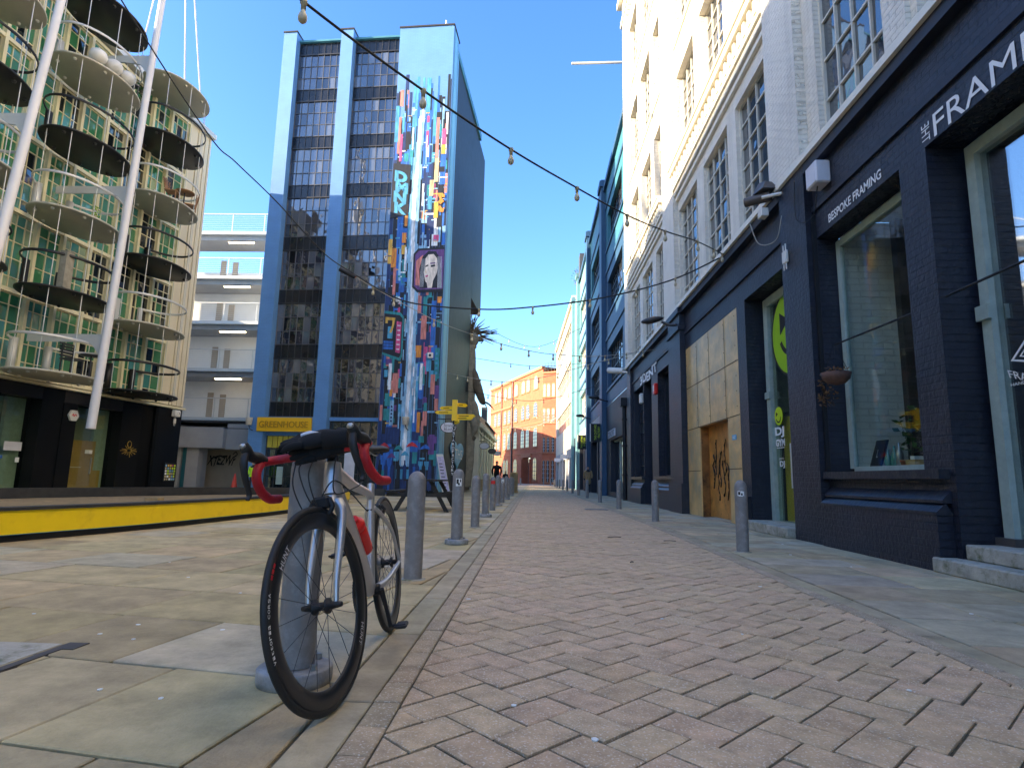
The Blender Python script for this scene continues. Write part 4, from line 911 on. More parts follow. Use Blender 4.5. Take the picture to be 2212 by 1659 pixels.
mb = MB(); fbox(mb, RB, -.6, RL+.05, 19.4, 19.85, -.25, .3); fbox(mb, RB, -.5, 13.5, 14.45, 14.7, -.2, .01); fbox(mb, RC, 0.01, 6, 18.5, 18.8, -.2, .2); fbox(mb, RB, -.5, RL, 5.2, 5.35, -.08, .01); fbox(mb, RB, -.5, RL, 10.3, 10.45, -.07, .01)
k = 0
while k < 13.3: fbox(mb, RB, k, k+.3, 14.15, 14.44, -.14, .01); fbox(mb, RB, k, k+.3, 19.1, 19.39, -.14, .01); k += .75
mb.split('string_course', 'stone_trim', rb, gap=.5)
for u0, u1 in ((2.6, 4.0), (4.9, 6.5), (8.9, 10.3), (11.4, 12.9), (15.1, 16.8), (19.1, 20.7), (21.7, 23.2), (25.4, 27.1)):
    arched(rb, RB, u0, u1, 16.4, 18.6, 'glass_pale'); arched(rb, RB, u0, u1, 11.5, 14.0); arched(rb, RB, u0, u1, 6.4, 9.6)
for u0, u1 in ((9, 10.3), (10.7, 12), (15.3, 17.1), (25.5, 27.0)): arched(rb, RB, u0, u1, .7, 4.4, 'glass_dark')
for u0, u1 in ((.14, .52), (.85, 1.32), (1.75, 2.2), (2.8, 3.3)):
    for z0, z1 in ((14.6, 16.7), (10.2, 12.5), (5.3, 7.7), (.4, 3.9)): arched(rb, RC, u0, u1, z0, z1, 'glass_pale' if z0 > 10 else 'glass_dark')
mb = MB(); mb.prism(arch_pts(20.2, 23.9, 0, 4.7), RB, 1.1, 1.2, 'far_dark'); fbox(mb, RB, 19.7, 20.09, 0, 4.3, -.25, .01, 'red_brick'); fbox(mb, RB, 24.01, 24.4, 0, 4.3, -.25, .01, 'red_brick'); fbox(mb, RB, 19.6, 24.5, 4.61, 5.15, -.2, .01, 'stone_trim'); fbox(mb, RB, 21.5, 22.6, .3, 2.2, 1.0, 1.09, 'sign_grey'); mb.build('archway', None, rb)
for z in (6,): 
    mb = MB(); mb.tube([RB(14.3, 0, -.15), RB(14.3, 19.3, -.15)], .14, 8); mb.tube([RB(7.6, 5, -.15), RB(7.6, 19.3, -.15)], .1, 8); mb.build('drainpipe', 'iron_cover', rb)
mb = MB()
for k in range(8): mb.tube([RC(.3+.6*k, 18.8, .1), RC(.3+.6*k, 20.3, .1)], .04, 6)
for z in (19.3, 19.8, 20.3): mb.tube([RC(.1, z, .1), RC(5.5, z, .1)], .035, 6)
mb.build('roof_railing', 'iron_cover', rb)
# ------------------------------------------------------------------ tall blue building with mural
bl = thing('blue_mural_building', 'tall bright blue building with two glazed bays and a painted mural tower', 'building', (-8, 27, 0))
c4, s4 = math.cos(rad(4)), math.sin(rad(4)); BF = Fr((-6.9, 26.3), (c4, -s4), (s4, c4))
mb = MB()
fbox(mb, BF, 0, 2.72, 0, 22.72, 0, 1.2); fbox(mb, BF, -6.05, -5.36, 0, 22.85, 0, 9); fbox(mb, BF, -3.03, -2.4, 0, 22.83, 0, 1.2)
fbox(mb, BF, -5.35, -3.04, 2.5, 3.36, .3, 1.2); fbox(mb, BF, -2.39, -.01, 3.2, 3.36, .3, 1.2)
mb.split('brick_pier', 'blue_brick', bl)
mb = MB(); fbox(mb, BF, -6.08, -5.33, 22.855, 22.92, -.04, 9); fbox(mb, BF, -3.06, -2.37, 22.835, 22.9, -.04, 1.2); fbox(mb, BF, -.03, 2.76, 22.725, 22.8, -.04, 1.3); mb.split('coping', 'dark_render', bl)
mb = MB(); fbox(mb, BF, -5.35, -.01, 22.5, 22.6, .28, 9); fbox(mb, BF, 0.01, 2.7, 22.0, 22.4, 1.21, 9); mb.build('roof', 'teal_wall', bl)
fl = [3.37, 6.1, 8.77, 11.41, 14.1, 16.69, 19.24, 21.83, 22.5]
for (a, b) in ((-5.35, -3.04), (-2.39, -.01)):
    for i in range(len(fl)-1):
        z0, z1 = fl[i], fl[i+1]
        h = (z1-z0)/4 if i < 7 else z1-z0
        sp = MB(); fbox(sp, BF, a, b, z0, z0+h, .43, .47)
        s_ = sp.build('spandrel', 'spandrel', bl); s2 = MB()
        for c in range(8): x = a+(b-a)*c/7; fbox(s2, BF, x-.015, x+.015, z0, z0+h, .40, .43)
        fbox(s2, BF, a, b, z0-.03, z0+.03, .37, .425); s2.build('bars', 'steel_dark', s_)
        if i < 7: window(bl, BF, a, b, z0+h, z1, .42, 7, 3, 'steel_mid', 'glass_blue', bar=.028, fw=.03, tilt=.006, gms=['glass_blue', 'glass_blue', 'glass_blue', 'glass_blue_blind', 'glass_blue_dark'])
# ground floor glazing
for (a, b, top) in ((-5.35, -3.04, 2.5), (-2.39, -.01, 3.2)):
    window(bl, BF, a, b, .05, top, .42, 5, 4, 'steel_dark', 'glass_dark', bar=.04)
mb = MB()
for k in range(9): fbox(mb, BF, -5.3+.25*k, -5.08+.25*k, 1.95, 2.48, .385, .39, 'int_ochre')
fbox(mb, BF, -4.4, -4.0, 1.75, 1.95, .38, .385, 'pot_white'); fbox(mb, BF, -4.75, -4.45, .3, 1.1, .38, .386, 'frame_green'); fbox(mb, BF, -1.6, -1.1, .3, 1.9, .38, .386, 'sign_grey'); mb.split('curtain', None, bl, gap=.06)
mb = MB(); fbox(mb, BF, -5.62, -3.06, 2.66, 3.29, -.10, -.005, 'yellow_sign'); text(mb, 'GREENHOUSE', lambda a, b: BF(-5.5+a*2.3, 2.83+b*.29, -.14), 'yellow_edge', depth=.038, n=(-s4, -c4, 0), bold=.004); mb.build('shop_sign', None, bl)
# side walls
ang = rad(-86.6+0); DW = Fr((-4.15, 27.5), (math.cos(rad(86.6)), math.sin(rad(86.6))), (-1, .06))
mb = MB(); wall(mb, DW, .15, 6.4, 0, 10.2, [], .1); wall(mb, DW, .15, 10.05, 11.25, 22.0, [], .1)
mb.face([DW(6.4, 10.2), DW(6.4, 11.25), DW(.15, 11.25), DW(.15, 10.2)]); mb.face([DW(6.4, 11.25), DW(10.05, 11.25), DW(10.05, 11.25, 5), DW(6.4, 11.25, 5)])
mb.face([DW(6.4, 0), DW(6.4, 11.25), DW(6.4, 11.25, 7), DW(6.4, 0, 7)]); mb.face([DW(10.05, 11.25), DW(10.05, 22), DW(10.05, 22, 8), DW(10.05, 11.25, 8)]); mb.face([DW(.15, 22), DW(10.05, 22), DW(10.05, 22, 8), DW(.15, 22, 8)])
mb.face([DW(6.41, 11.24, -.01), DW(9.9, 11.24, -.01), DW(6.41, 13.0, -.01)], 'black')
mb.build('side_wall', 'dark_render', bl)
mb = MB(); fbox(mb, DW, -.35, .15, 0, 22.0, -.02, .5); mb.build('corner_pier', 'blue_light', bl)
mb = MB(); fbox(mb, BF, 2.721, 2.75, 0, 22.6, .25, .95); mb.build('corner_strip', 'blue_light', bl)
mb = MB(); mb.tube([(-4.14, 27.0, 0), (-4.14, 27.0, 22)], .05, 8); mb.build('drainpipe', 'steel_dark', bl)
# mural
rr = random.Random(21)
pal = {'m_navy': (.01, .03, .12), 'm_blue': (.02, .12, .45), 'm_cyan': (.06, .29, .48), 'm_sky': (.22, .42, .62), 'm_white': (.62, .68, .74), 'm_pink': (.50, .07, .20), 'm_salmon': (.52, .19, .16), 'm_orange': (.58, .22, .03), 'm_yellow': (.62, .38, .06), 'm_cream': (.52, .42, .24), 'm_black': (.008, .010, .016), 'm_teal': (.02, .22, .25), 'm_purple': (.12, .05, .2), 'm_face': (.68, .62, .55), 'm_red': (.5, .03, .04)}
for k, c in pal.items(): pm(k, c, .55, var=.5, vs=7, stretch=(1.6, 1.6, .3), bump=.3, bs=20)
placed = []
mm_ = MB()
def mrect(u0, u1, z0, z1, mat, base=0, skew=0):
    lay = base
    while any(l == lay and u0 < b and u1 > a and z0 < d and z1 > c for a, b, c, d, l in placed): lay += 1
    placed.append((u0, u1, z0, z1, lay)); w_ = -.003-.0012*lay
    mm_.face([BF(u0, z0, w_), BF(u1, z0+skew, w_), BF(u1, z1+skew, w_), BF(u0, z1, w_)], mat)
# dark city mass with ragged top
u = .0
while u < 2.7:
    wd = rr.uniform(.14, .3); wd = min(wd, 2.7-u); d = abs(u+wd/2-1.3)
    mrect(u+.01, u+wd, .02, 15.8+2.2*d+rr.uniform(-.8, 1.4), rr.choice(['m_black', 'm_navy', 'm_navy', 'm_black', 'm_blue'])); u += wd
for k in range(13): u = rr.uniform(.05, 2.6); mrect(u, u+rr.uniform(.06, .16), rr.uniform(14, 17), rr.uniform(17.5, 20.3), rr.choice(['m_blue', 'm_cyan', 'm_blue', 'm_sky']), 1)
def band(n, zlo, zhi, mats, wr, hr, hol=1.28, hw=.28):
    for _ in range(n):
        a = rr.uniform(.03, 2.6); b = min(2.69, a+rr.uniform(*wr)); z0 = rr.uniform(zlo, zhi); h = rr.uniform(*hr)
        if abs((a+b)/2-hol) < hw and rr.random() < .7: continue
        mrect(a, b, z0, z0+h, rr.choice(mats), 2)
A_ = ['m_cyan', 'm_blue', 'm_sky', 'm_teal', 'm_navy', 'm_salmon', 'm_white', 'm_cyan', 'm_blue', 'm_pink']
band(60, 13, 18.6, A_+['m_salmon', 'm_black', 'm_navy', 'm_black', 'm_blue', 'm_navy'], (.06, .2), (.3, 1.9)); band(80, 4, 14.5, A_+['m_teal', 'm_orange', 'm_black'], (.08, .3), (.25, 1.6))
band(60, 1.2, 17.5, ['m_cyan', 'm_white', 'm_yellow', 'm_sky', 'm_teal'], (.15, .5), (.03, .09)); band(120, 1.5, 17.8, ['m_black', 'm_navy', 'm_black', 'm_blue', 'm_teal'], (.06, .3), (.05, .7)); band(120, 5, 18.3, ['m_cyan', 'm_sky', 'm_white', 'm_yellow', 'm_cyan'], (.04, .25), (.02, .05))
band(26, 2.2, 6, ['m_teal', 'm_blue', 'm_cyan', 'm_salmon', 'm_purple'], (.08, .3), (.2, .9)); band(24, .1, 2.4, ['m_navy', 'm_teal', 'm_blue', 'm_cyan', 'm_purple'], (.2, .7), (.15, .9))
# specific signs on the painted city
for a, b, z0, z1, m_ in [(.17, .31, 16.0, 17.9, 'm_salmon'), (.02, .2, 16.6, 18.5, 'm_cyan'), (.3, .42, 15.6, 17.0, 'm_pink'), (2.05, 2.2, 15.2, 17.8, 'm_salmon'), (2.35, 2.55, 16.4, 17.2, 'm_pink'), (2.33, 2.53, 15.9, 16.38, 'm_yellow'), (2.05, 2.25, 14.5, 15.7, 'm_cream'), (1.85, 2.05, 13.8, 14.6, 'm_cream'), (2.1, 2.3, 12.7, 13.5, 'm_yellow'),
                       (.02, .2, 10.9, 11.7, 'm_yellow'), (.02, .19, 10.5, 10.85, 'm_yellow'), (.65, .85, 11.5, 12.0, 'm_orange'), (.65, .85, 10.95, 11.4, 'm_yellow'), (.32, .46, 9.0, 10.3, 'm_salmon'), (2.45, 2.65, 8.6, 8.9, 'm_orange'), (1.75, 2.0, 6.9, 8.0, 'm_salmon'), (2.2, 2.42, 6.6, 8.7, 'm_blue'), (2.45, 2.66, 5.1, 6.5, 'm_teal'),
                       (2.3, 2.5, 4.4, 5.3, 'm_salmon'), (1.55, 1.75, 3.7, 5.0, 'm_cyan'), (1.4, 1.52, 4.4, 5.1, 'm_orange'), (.35, .5, 4.6, 5.8, 'm_white'), (.5, .68, 3.0, 4.1, 'm_sky'), (1.8, 1.93, 4.6, 5.8, 'm_white'), (.45, .58, 4.3, 4.6, 'm_orange'), (1.75, 1.9, 2.7, 3.6, 'm_orange'), (.05, .17, 3.2, 3.9, 'm_salmon')]: mrect(a, b, z0, z1, m_, 8)
# vertical light streak
z = 1.2
while z < 17.6:
    h = rr.uniform(.5, 1.7); c = 1.2+.12*math.sin(z*.3)+max(0, z-12)*.045; k = 1 if z < 15 else .6
    mrect(c-.22*k+rr.uniform(-.04, .04), c+.23*k+rr.uniform(-.04, .04), z, z+h, 'm_sky', 12); mrect(c-.08*k+rr.uniform(-.03, .03), c+.08*k, z+.05, z+h+.1, 'm_white', 14); z += h*.85
for _ in range(30): zz = rr.uniform(1.5, 17); c = 1.25+rr.choice([-1, 1])*rr.uniform(.2, .42); mrect(c-.02, c+.02+rr.uniform(0, .05), zz, zz+rr.uniform(.4, 1.3), rr.choice(['m_sky', 'm_white', 'm_cyan']), 13)
# left dark panel sign
def mpoly(pts, mat, w_): mm_.face([BF(a, b, w_) for a, b in pts], mat)
mpoly([(.02, 8.25), (.78, 8.15), (.95, 7.95), (.95, 6.1), (.85, 5.9), (.02, 6.2)], 'm_teal', -.035); mpoly([(.02, 8.12), (.74, 8.03), (.88, 7.88), (.88, 6.2), (.8, 6.05), (.02, 6.3)], 'm_black', -.037)
mpoly([(.62, 7.75), (.84, 7.7), (.84, 6.25), (.62, 6.3)], 'm_pink', -.039)
for k in range(6): mpoly([(.66, 6.42+.22*k), (.8, 6.41+.22*k), (.8, 6.46+.22*k), (.66, 6.47+.22*k)], 'm_white', -.041)
for k in range(3): mpoly([(.05, 6.45+.14*k), (.5, 6.43+.14*k), (.5, 6.54+.14*k), (.05, 6.56+.14*k)], 'm_blue', -.039)
mpoly([(.22, 6.95), (.45, 6.93), (.45, 7.5), (.22, 7.5)], 'm_cyan', -.039)
mpoly([(.08, 7.95), (.55, 7.9), (.5, 7.55), (.4, 7.2), (.3, 7.22), (.42, 7.6), (.42, 7.78), (.2, 7.8), (.2, 7.65), (.08, 7.66)], 'm_yellow', -.04)
# painted portrait screen
mpoly([(1.45, 11.2), (2.7, 11.25), (2.7, 9.1), (1.5, 9.1), (1.25, 9.35), (1.25, 10.95)], 'm_black', -.035); mpoly([(1.5, 11.1), (2.68, 11.15), (2.68, 9.25), (1.53, 9.22), (1.33, 9.4), (1.33, 10.9)], 'm_purple', -.037)
mpoly([(1.38, 10.6), (1.7, 10.9), (1.65, 9.4), (1.4, 9.45)], 'm_salmon', -.038)
hairp = [(1.62, 9.3), (1.55, 10.2), (1.68, 10.8), (1.95, 11.08), (2.3, 11.05), (2.5, 10.7), (2.58, 10.0), (2.62, 9.3)]; mpoly(hairp, 'm_black', -.0395)
facep = [(1.83, 10.72), (1.95, 10.9), (2.2, 10.92), (2.36, 10.72), (2.42, 10.3), (2.36, 9.95), (2.22, 9.65), (2.18, 9.3), (1.98, 9.3), (1.93, 9.55), (1.85, 9.62), (1.82, 9.8), (1.76, 10.05), (1.8, 10.3)]; mpoly(facep, 'm_face', -.041)
mpoly([(1.82, 10.35), (1.95, 10.42), (1.98, 10.36), (1.84, 10.29)], 'm_black', -.0425); mpoly([(2.08, 10.38), (2.28, 10.42), (2.3, 10.33), (2.1, 10.29)], 'm_black', -.0425); mpoly([(2.05, 10.5), (2.3, 10.52), (2.28, 10.46), (2.06, 10.44)], 'm_purple', -.0426)
mpoly([(1.84, 9.88), (1.97, 9.92), (1.99, 9.86), (1.88, 9.8)], 'm_pink', -.0425); mpoly([(1.86, 10.25), (1.84, 10.02), (1.9, 10.0)], 'm_cream', -.0423)
for k in range(7): mpoly([(2.44+.03*k, 9.3), (2.452+.03*k, 9.3), (2.40+.03*k, 10.8), (2.39+.03*k, 10.8)], 'm_white', -.0427)
for k in range(4): mpoly([(1.6+.05*k, 9.35), (1.615+.05*k, 9.35), (1.66+.05*k, 10.7), (1.65+.05*k, 10.7)], 'm_white', -.0427)
# blue and orange painted tags
mpoly([(.05, 15.5), (.9, 15.4), (.85, 12.9), (.02, 12.7)], 'm_black', -.03)
for i, (ch, z) in enumerate([('D', 14.6), ('M', 14.05), ('N', 13.55), ('K', 13.0)]): text(mm_, ch, lambda a, b: BF(.14+a*.62+.06*(i % 2), z+b*.56-a*.16, -.032-.002*i), 'm_cyan', bold=.06)
mpoly([(2.25, 13.9), (2.6, 13.85), (2.6, 13.7), (2.42, 13.72), (2.58, 13.5), (2.4, 13.35), (2.3, 13.5), (2.38, 13.6)], 'm_orange', -.036); mpoly([(2.25, 13.25), (2.4, 13.3), (2.5, 13.15), (2.62, 13.2), (2.55, 12.95), (2.35, 13.0)], 'm_orange', -.0365)
for k in range(5): mpoly([(2.5, 5.3+.22*k), (2.6, 5.3+.22*k), (2.6, 5.42+.22*k), (2.5, 5.42+.22*k)], 'm_cyan', -.036); mpoly([(.55, 3.15+.16*k), (.64, 3.15+.16*k), (.62, 3.24+.16*k), (.56, 3.24+.16*k)], 'm_navy', -.0361)
# umbrellas and street figures at the foot
for (u_, z_, w2, c_) in ((.35, 2.0, .5, 'm_red'), (1.0, 1.9, .45, 'm_teal'), (1.6, 2.05, .55, 'm_red'), (2.2, 1.95, .5, 'm_blue'), (1.3, 1.65, .4, 'm_cyan'), (.7, 1.55, .4, 'm_purple')):
    mpoly([(u_-w2/2, z_), (u_-w2*.3, z_+.14), (u_, z_+.24), (u_+w2*.3, z_+.14), (u_+w2/2, z_), (u_, z_+.05)], c_, -.034-.001*u_)
for k in range(9): u_ = .2+.28*k; mpoly([(u_-.09, .2), (u_+.1, .2), (u_+.08, 1.2), (u_+.03, 1.3), (u_+.02, 1.48), (u_-.04, 1.48), (u_-.04, 1.3), (u_-.08, 1.2)], rr.choice(['m_black', 'm_navy', 'm_navy']), -.0345-.0003*k)
mm_.build('mural', None, bl)
root = thing('wall_vent', 'small pale square vent on the painted mural', 'vent', BF(2.2, 6.15, 0)); mb = MB(); fbox(mb, BF, 2.15, 2.38, 6.02, 6.27, -.16, -.05); mb.build('case', 'pot_white', root); mb = MB(); mb.prism([(2.26+.06*math.cos(k*.6283), 6.14+.06*math.sin(k*.6283)) for k in range(10)], BF, -.17, -.161); mb.build('grille', 'black', root)
for i, (u, z) in enumerate([(-5.95, 3.1), (1.3, 3.2)]):
    p = BF(u, z, -.2); root = thing('wall_light', ['cream bucket shaped wall light on the blue pier beside the walkway', 'cream bucket shaped wall light on the mural over the street scene'][i], 'wall light', p)
    mb = MB(); mb.lathe([(0, -.18), (.12, -.18), (.16, .15), (.17, .16), (0, .16)], c=p, seg=18); mb.build('shade', 'pot_white', root); mb = MB(); mb.tube([(p[0], p[1], z-.18), (p[0]+.05, p[1]+.05, z-.35), BF(u+.1, z-.4, 0)], .02, 6); mb.build('bracket', 'steel_dark', root)
def gull(loc, label, s=1):
    x, y, z = loc; root = thing('gull', label, 'gull', loc); mb = MB(); mb.ell((x, y, z+.17*s), (.085*s, .15*s, .075*s), mtx=Matrix.Rotation(rad(35), 3, 'X')); mb.tube([(x, y-.08*s, z+.22*s), (x, y-.12*s, z+.30*s)], [.05*s, .035*s], 8); mb.ell((x, y-.13*s, z+.33*s), (.042*s, .05*s, .04*s)); mb.build('body', 'white_letter', root)
    mb = MB(); mb.tube([(x, y-.17*s, z+.325*s), (x, y-.22*s, z+.31*s)], [.014*s, .004*s], 6); mb.build('beak', 'yellow_arm', root)
    for q in (-1, 1):
        mb = MB(); mb.tube([(x+q*.03*s, y, z+.1*s), (x+q*.03*s, y, z)], .01*s, 5); mb.build('leg', 'yellow_arm', root)
        mb = MB(); mb.ell((x+q*.075*s, y+.04*s, z+.17*s), (.02*s, .16*s, .06*s), mtx=Matrix.Rotation(rad(28), 3, 'X')); mb.build('wing', 'sign_grey', root)
gull(BF(2.25, 22.8, .3), 'white gull perched on the top corner of the mural tower'); gull((-4.2, 27.3, 22.0), 'white gull perched lower on the edge beside the mural tower')
# round hanging signs and heart sign
def oval(c, rx, rz, label, lines, face='sign_grey', br=None):
    x, y, z = c; root = thing('oval_sign', label, 'sign', c); K = 36
    el = lambda k_, w_: [(x+rx*k_*math.cos(6.2832*i/K), z+rz*k_*math.sin(6.2832*i/K)) for i in range(K)]
    mb = MB(); mb.prism(el(1, 0), lambda a, b, c_: (a, c_, b), y, y+.05, 'black'); mb.build('rim', None, root)
    mb = MB(); mb.prism(el(.9, 0), lambda a, b, c_: (a, c_, b), y-.008, y-.001, face); mb.build('face', None, root)
    if lines:
        mb = MB()
        for i, (s_, w_, h_, dz) in enumerate(lines): text(mb, s_, lambda a, b: (x-w_/2+a*w_, y-.012, z+dz+b*h_), 'black' if face != 'black' else 'sign_grey')
        mb.build('lettering', None, root)
    if br: mb = MB(); mb.tube([br, (x+.1, y+.02, br[2])], .02, 6); mb.tube([(x-.15, y+.02, br[2]), (x-.15, y+.02, z+rz*.9)], .012, 5); mb.tube([(x+.1, y+.02, br[2]), (x+.1, y+.02, z+rz*.9)], .012, 5); mb.build('bracket', 'black', root)
oval((-3.70, 26.0, 2.94), .37, .24, 'oval white hanging sign reading Strand and Lock by the blue corner', [('Strand', .42, .13, .02), ('&Lock', .4, .13, -.14)], br=(-4.2, 26.05, 3.3))
oval((-2.9, 35.7, 2.68), .31, .2, 'blank pale oval hanging sign, nearest of three on the cream wall', [], br=(-3.25, 35.72, 2.95))
oval((-2.72, 40, 2.57), .27, .19, 'dark oval hanging sign in the middle of three on the cream wall', [], face='iron_cover', br=(-3.2, 40.02, 2.85))
oval((-2.62, 44, 2.6), .28, .18, 'pale oval hanging sign, farthest of three on the cream wall', [], br=(-3.15, 44.02, 2.85))
root = thing('heart_sign', 'light blue heart shaped sign with white letters on the dark side wall', 'sign', DW(3.3, 1.2, 0)); hp = []
for i in range(40):
    a = 6.2832*i/40; hp.append((3.35+1.75*math.sin(a)**3, 2.0+.72*(13*math.cos(a)-5*math.cos(2*a)-2*math.cos(3*a)-math.cos(4*a))/15))
mb = MB(); mb.prism(hp, DW, -.08, -.03); mb.build('heart_board', 'sign_blue', root)
mb = MB(); text(mb, 'THS', lambda a, b: DW(2.6+a*2.1, 1.72+b*.5, -.085), 'white_letter'); mb.build('lettering', None, root)
p = (-3.85, 25.2, .3); root = thing('menu_board', 'leaning lilac and white menu board against the mural corner', 'board', (-3.9, 25.2, 0))
mb = MB(); mb.hexa([(-3.74, 25.3, 0.02), (-3.40, 25.2, .02), (-3.40, 25.3, .02), (-3.74, 25.4, .02), (-4.08, 25.3, 1.74), (-3.78, 25.2, 1.74), (-3.78, 25.25, 1.74), (-4.08, 25.35, 1.74)]); mb.build('board_frame', 'pot_white', root)
mb = MB(); L_ = lambda a, b: (-3.72+.31*a-.34*b, 25.285-.10*a-.003, .08+1.6*b); mb.face([L_(.06, .02), L_(.94, .02), L_(.94, .97), L_(.06, .97)], 'lilac')
for k in range(9): z_ = .1+.085*k; mb.face([(q[0], q[1]-.004, q[2]) for q in (L_(.15, z_), L_(.5+.3*R.random(), z_), L_(.5+.3*R.random(), z_+.02), L_(.15, z_+.02))], 'coat_black')
mb.build('menu_print', None, root)
# ------------------------------------------------------------------ curved apartment building on the left
dr = thing('curved_apartment_building', 'curved glass fronted apartment building with round hung balconies and black ground floor', 'building', (-15.6, 17, 0))
dp = [(-16.9, -24), (-16.3, -10), (-15.9, -1), (-15.72, 6), (-15.66, 12), (-15.6, 17), (-15.45, 20.4), (-15.22, 22.6), (-15.08, 23.45), (-15.0, 24.9)]
def dx(y):
    for i in range(len(dp)-1):
        if dp[i][1] <= y <= dp[i+1][1]: return dp[i][0]+(dp[i+1][0]-dp[i][0])*(y-dp[i][1])/(dp[i+1][1]-dp[i][1])
    return dp[-1][0]
def seg(y0, y1):
    a, b = Vector((dx(y0), y0)), Vector((dx(y1), y1)); t = (b-a); return Fr(a, t, (-t.y, t.x)), t.length
LV = [3.56, 5.99, 8.42, 10.85, 13.28, 15.71]
ys = [23.42, 22.4, 21.4, 20.25, 19.3, 18.2, 17.2, 16.2, 15.2, 14.2, 13.2, 12.2, 11.2, 10.2, 9.2]
gms = ['glass_green', 'glass_green', 'glass_teal', 'glass_dark', 'blind', 'glass_green']
for i in range(len(ys)-1):
    f_, L = seg(ys[i+1], ys[i])
    for k in range(5):
        z0, z1 = LV[k], LV[k+1]; rr = random.Random(i*7+k)
        vl = [z0+.06, z0+.42, z0+.98, z0+1.5, z0+2.02, z1-.06]
        g_ = rr.choice([['glass_green', 'glass_green', 'glass_teal', 'blind'], ['glass_green', 'glass_dark'], ['glass_teal', 'glass_green'], ['glass_dark', 'glass_teal', 'glass_green']])
        window(dr, f_, .035, L-.035, z0+.06, z1-.06, .1, 3 if (i+k) % 3 else 2, 5, 'drum_mullion', 'glass_green', bar=.028, fw=.032, tilt=.008, gms=g_, vlist=vl)
mb = MB()
for y in ys: f_, L = seg(y-.035, y+.035); fbox(mb, f_, -.02, L+.02, 3.5, 15.75, -.03, .14)
mb.split('mullion', 'drum_mullion', dr)
mb = MB()
for i in range(len(ys)-1):
    f_, L = seg(ys[i+1], ys[i])
    for z in LV: fbox(mb, f_, .03, L-.03, z-.06, z+.06, -.01, .15)
mb.split('transom', 'drum_mullion', dr, gap=.15)
mb = MB()
yy = [-24, -17, -10, -5, -1, 3, 6, 9.2]
for i in range(len(yy)-1): f_, L = seg(yy[i], yy[i+1]); fbox(mb, f_, 0, L, 3.45, 15.8, .0, .3)
mb.build('panel_wall', 'drum_panel', dr)
mb = MB(); f_, L = seg(23.47, 24.9); fbox(mb, f_, 0, .5, 3.5, 15.8, .02, .6)
for k in range(6): fbox(mb, f_, .52+k*.15, .64+k*.15, 3.5, 15.8, -.02-.02*(k % 2), .6)
mb.build('corner_panel', 'drum_panel', dr)
mb = MB()
mb.face([(-15., 24.9, 3.4), (-15., 24.9, 15.8), (-21, 26.5, 15.8), (-21, 26.5, 3.4)]); mb.build('end_wall', 'render_white', dr)
mb = MB(); ra = [-24, -10, -1, 6, 12, 17, 20.4, 22.6, 24.9]
for i in range(len(ra)-1):
    f_, L = seg(ra[i], ra[i+1]); fbox(mb, f_, 0, L, 15.82, 16.05, -.25, 7)
mb.build('roof', 'pale_metal', dr)
mb = MB()
for i in range(len(ra)-1): f_, L = seg(ra[i], ra[i+1]); fbox(mb, f_, 0, L, 3.36, 3.44, -.16, .3)
mb.build('edge_trim', 'drum_mullion', dr)
# ground floor: black glossy panels with recessed doors
mb = MB()
def gseg(a, b, z0, z1, w0, w1, mat): f_, L = seg(a, b); fbox(mb, f_, 0, L, z0, z1, w0, w1, mat)
for a, b in ((-24, -10), (-10, -1), (-1, 6), (6, 12), (12, 15.2), (18.25, 19.08), (21.68, 22.65), (23.3, 23.42), (23.43, 24.9)): gseg(a, b, 0, 3.35, 0, .4, 'black_gloss')
for a, b in ((15.21, 18.24), (19.09, 21.67)): gseg(a, b, 2.95, 3.35, 0, .4, 'black')
gseg(22.66, 23.29, 0, 3.35, .1, .4, 'black_gloss'); gseg(19.07, 19.64, 0, 2.94, -.03, -.001, 'black_gloss')
mb.split('black_cladding', None, dr)
mb = MB(); gseg(15.3, 18.2, 0, 2.94, .62, .66, 'gym_glass_back'); gseg(19.65, 21.6, 0, 2.94, .62, .66, 'gym_glass_back'); gseg(17.55, 18.2, 0, 2.94, .5, .61, 'frame_green'); gseg(21.05, 21.62, 0, 2.94, .5, .61, 'frame_green'); mb.split('door_recess', None, dr)
mb = MB(); gseg(15.3, 18.22, 0, 2.93, .35, .36, 'glass_gym'); gseg(19.65, 21.66, 0, 2.93, .35, .36, 'glass_gym'); mb.split('door_glass', None, dr)
mb = MB(); gseg(19.66, 21.1, .02, 1.78, .40, .44, 'cardboard'); gseg(20.7, 21.4, .02, .75, .39, .399, 'cardboard'); gseg(19.7, 20.6, .84, .86, .385, .389, 'pot_white'); gseg(20.65, 20.68, .02, 1.8, .38, .389, 'cardboard'); gseg(20.6, 20.9, 1.33, 1.46, .33, .345, 'pot_white'); mb.build('cardboard_cover', None, dr)
mb = MB(); gseg(17.5, 18.1, 1.3, 1.57, .33, .345, 'sign_grey'); gseg(17.2, 17.5, 1.05, 1.15, .33, .345, 'm_blue'); gseg(17.95, 18.08, .95, 1.1, .335, .345, 'white_letter'); gseg(17.35, 17.40, .7, 1.15, .30, .34, 'steel'); gseg(20.86, 20.9, .63, 1.2, .30, .34, 'steel'); mb.split('door_notice', None, dr)
f_, L = seg(19.1, 19.64)
root = thing('hexagon_sign', 'small white hexagonal sign on the black cladding beside the cardboard door', 'sign', f_(.3, 2.56, -.1)); mb = MB(); mb.prism([(.33+.21*math.cos(k*math.pi/3), 2.55+.2*math.sin(k*math.pi/3)) for k in range(6)], f_, -.12, -.05); mb.build('plate', 'pot_white', root); mb = MB(); mb.tube(cat([f_(.24, 2.54, -.122), f_(.29, 2.6, -.122), f_(.32, 2.52, -.122), f_(.38, 2.6, -.122), f_(.42, 2.54, -.122)]), .012, 5, mat='red_plastic'); mb.build('lettering', None, root)
f_, L = seg(23.43, 24.9)
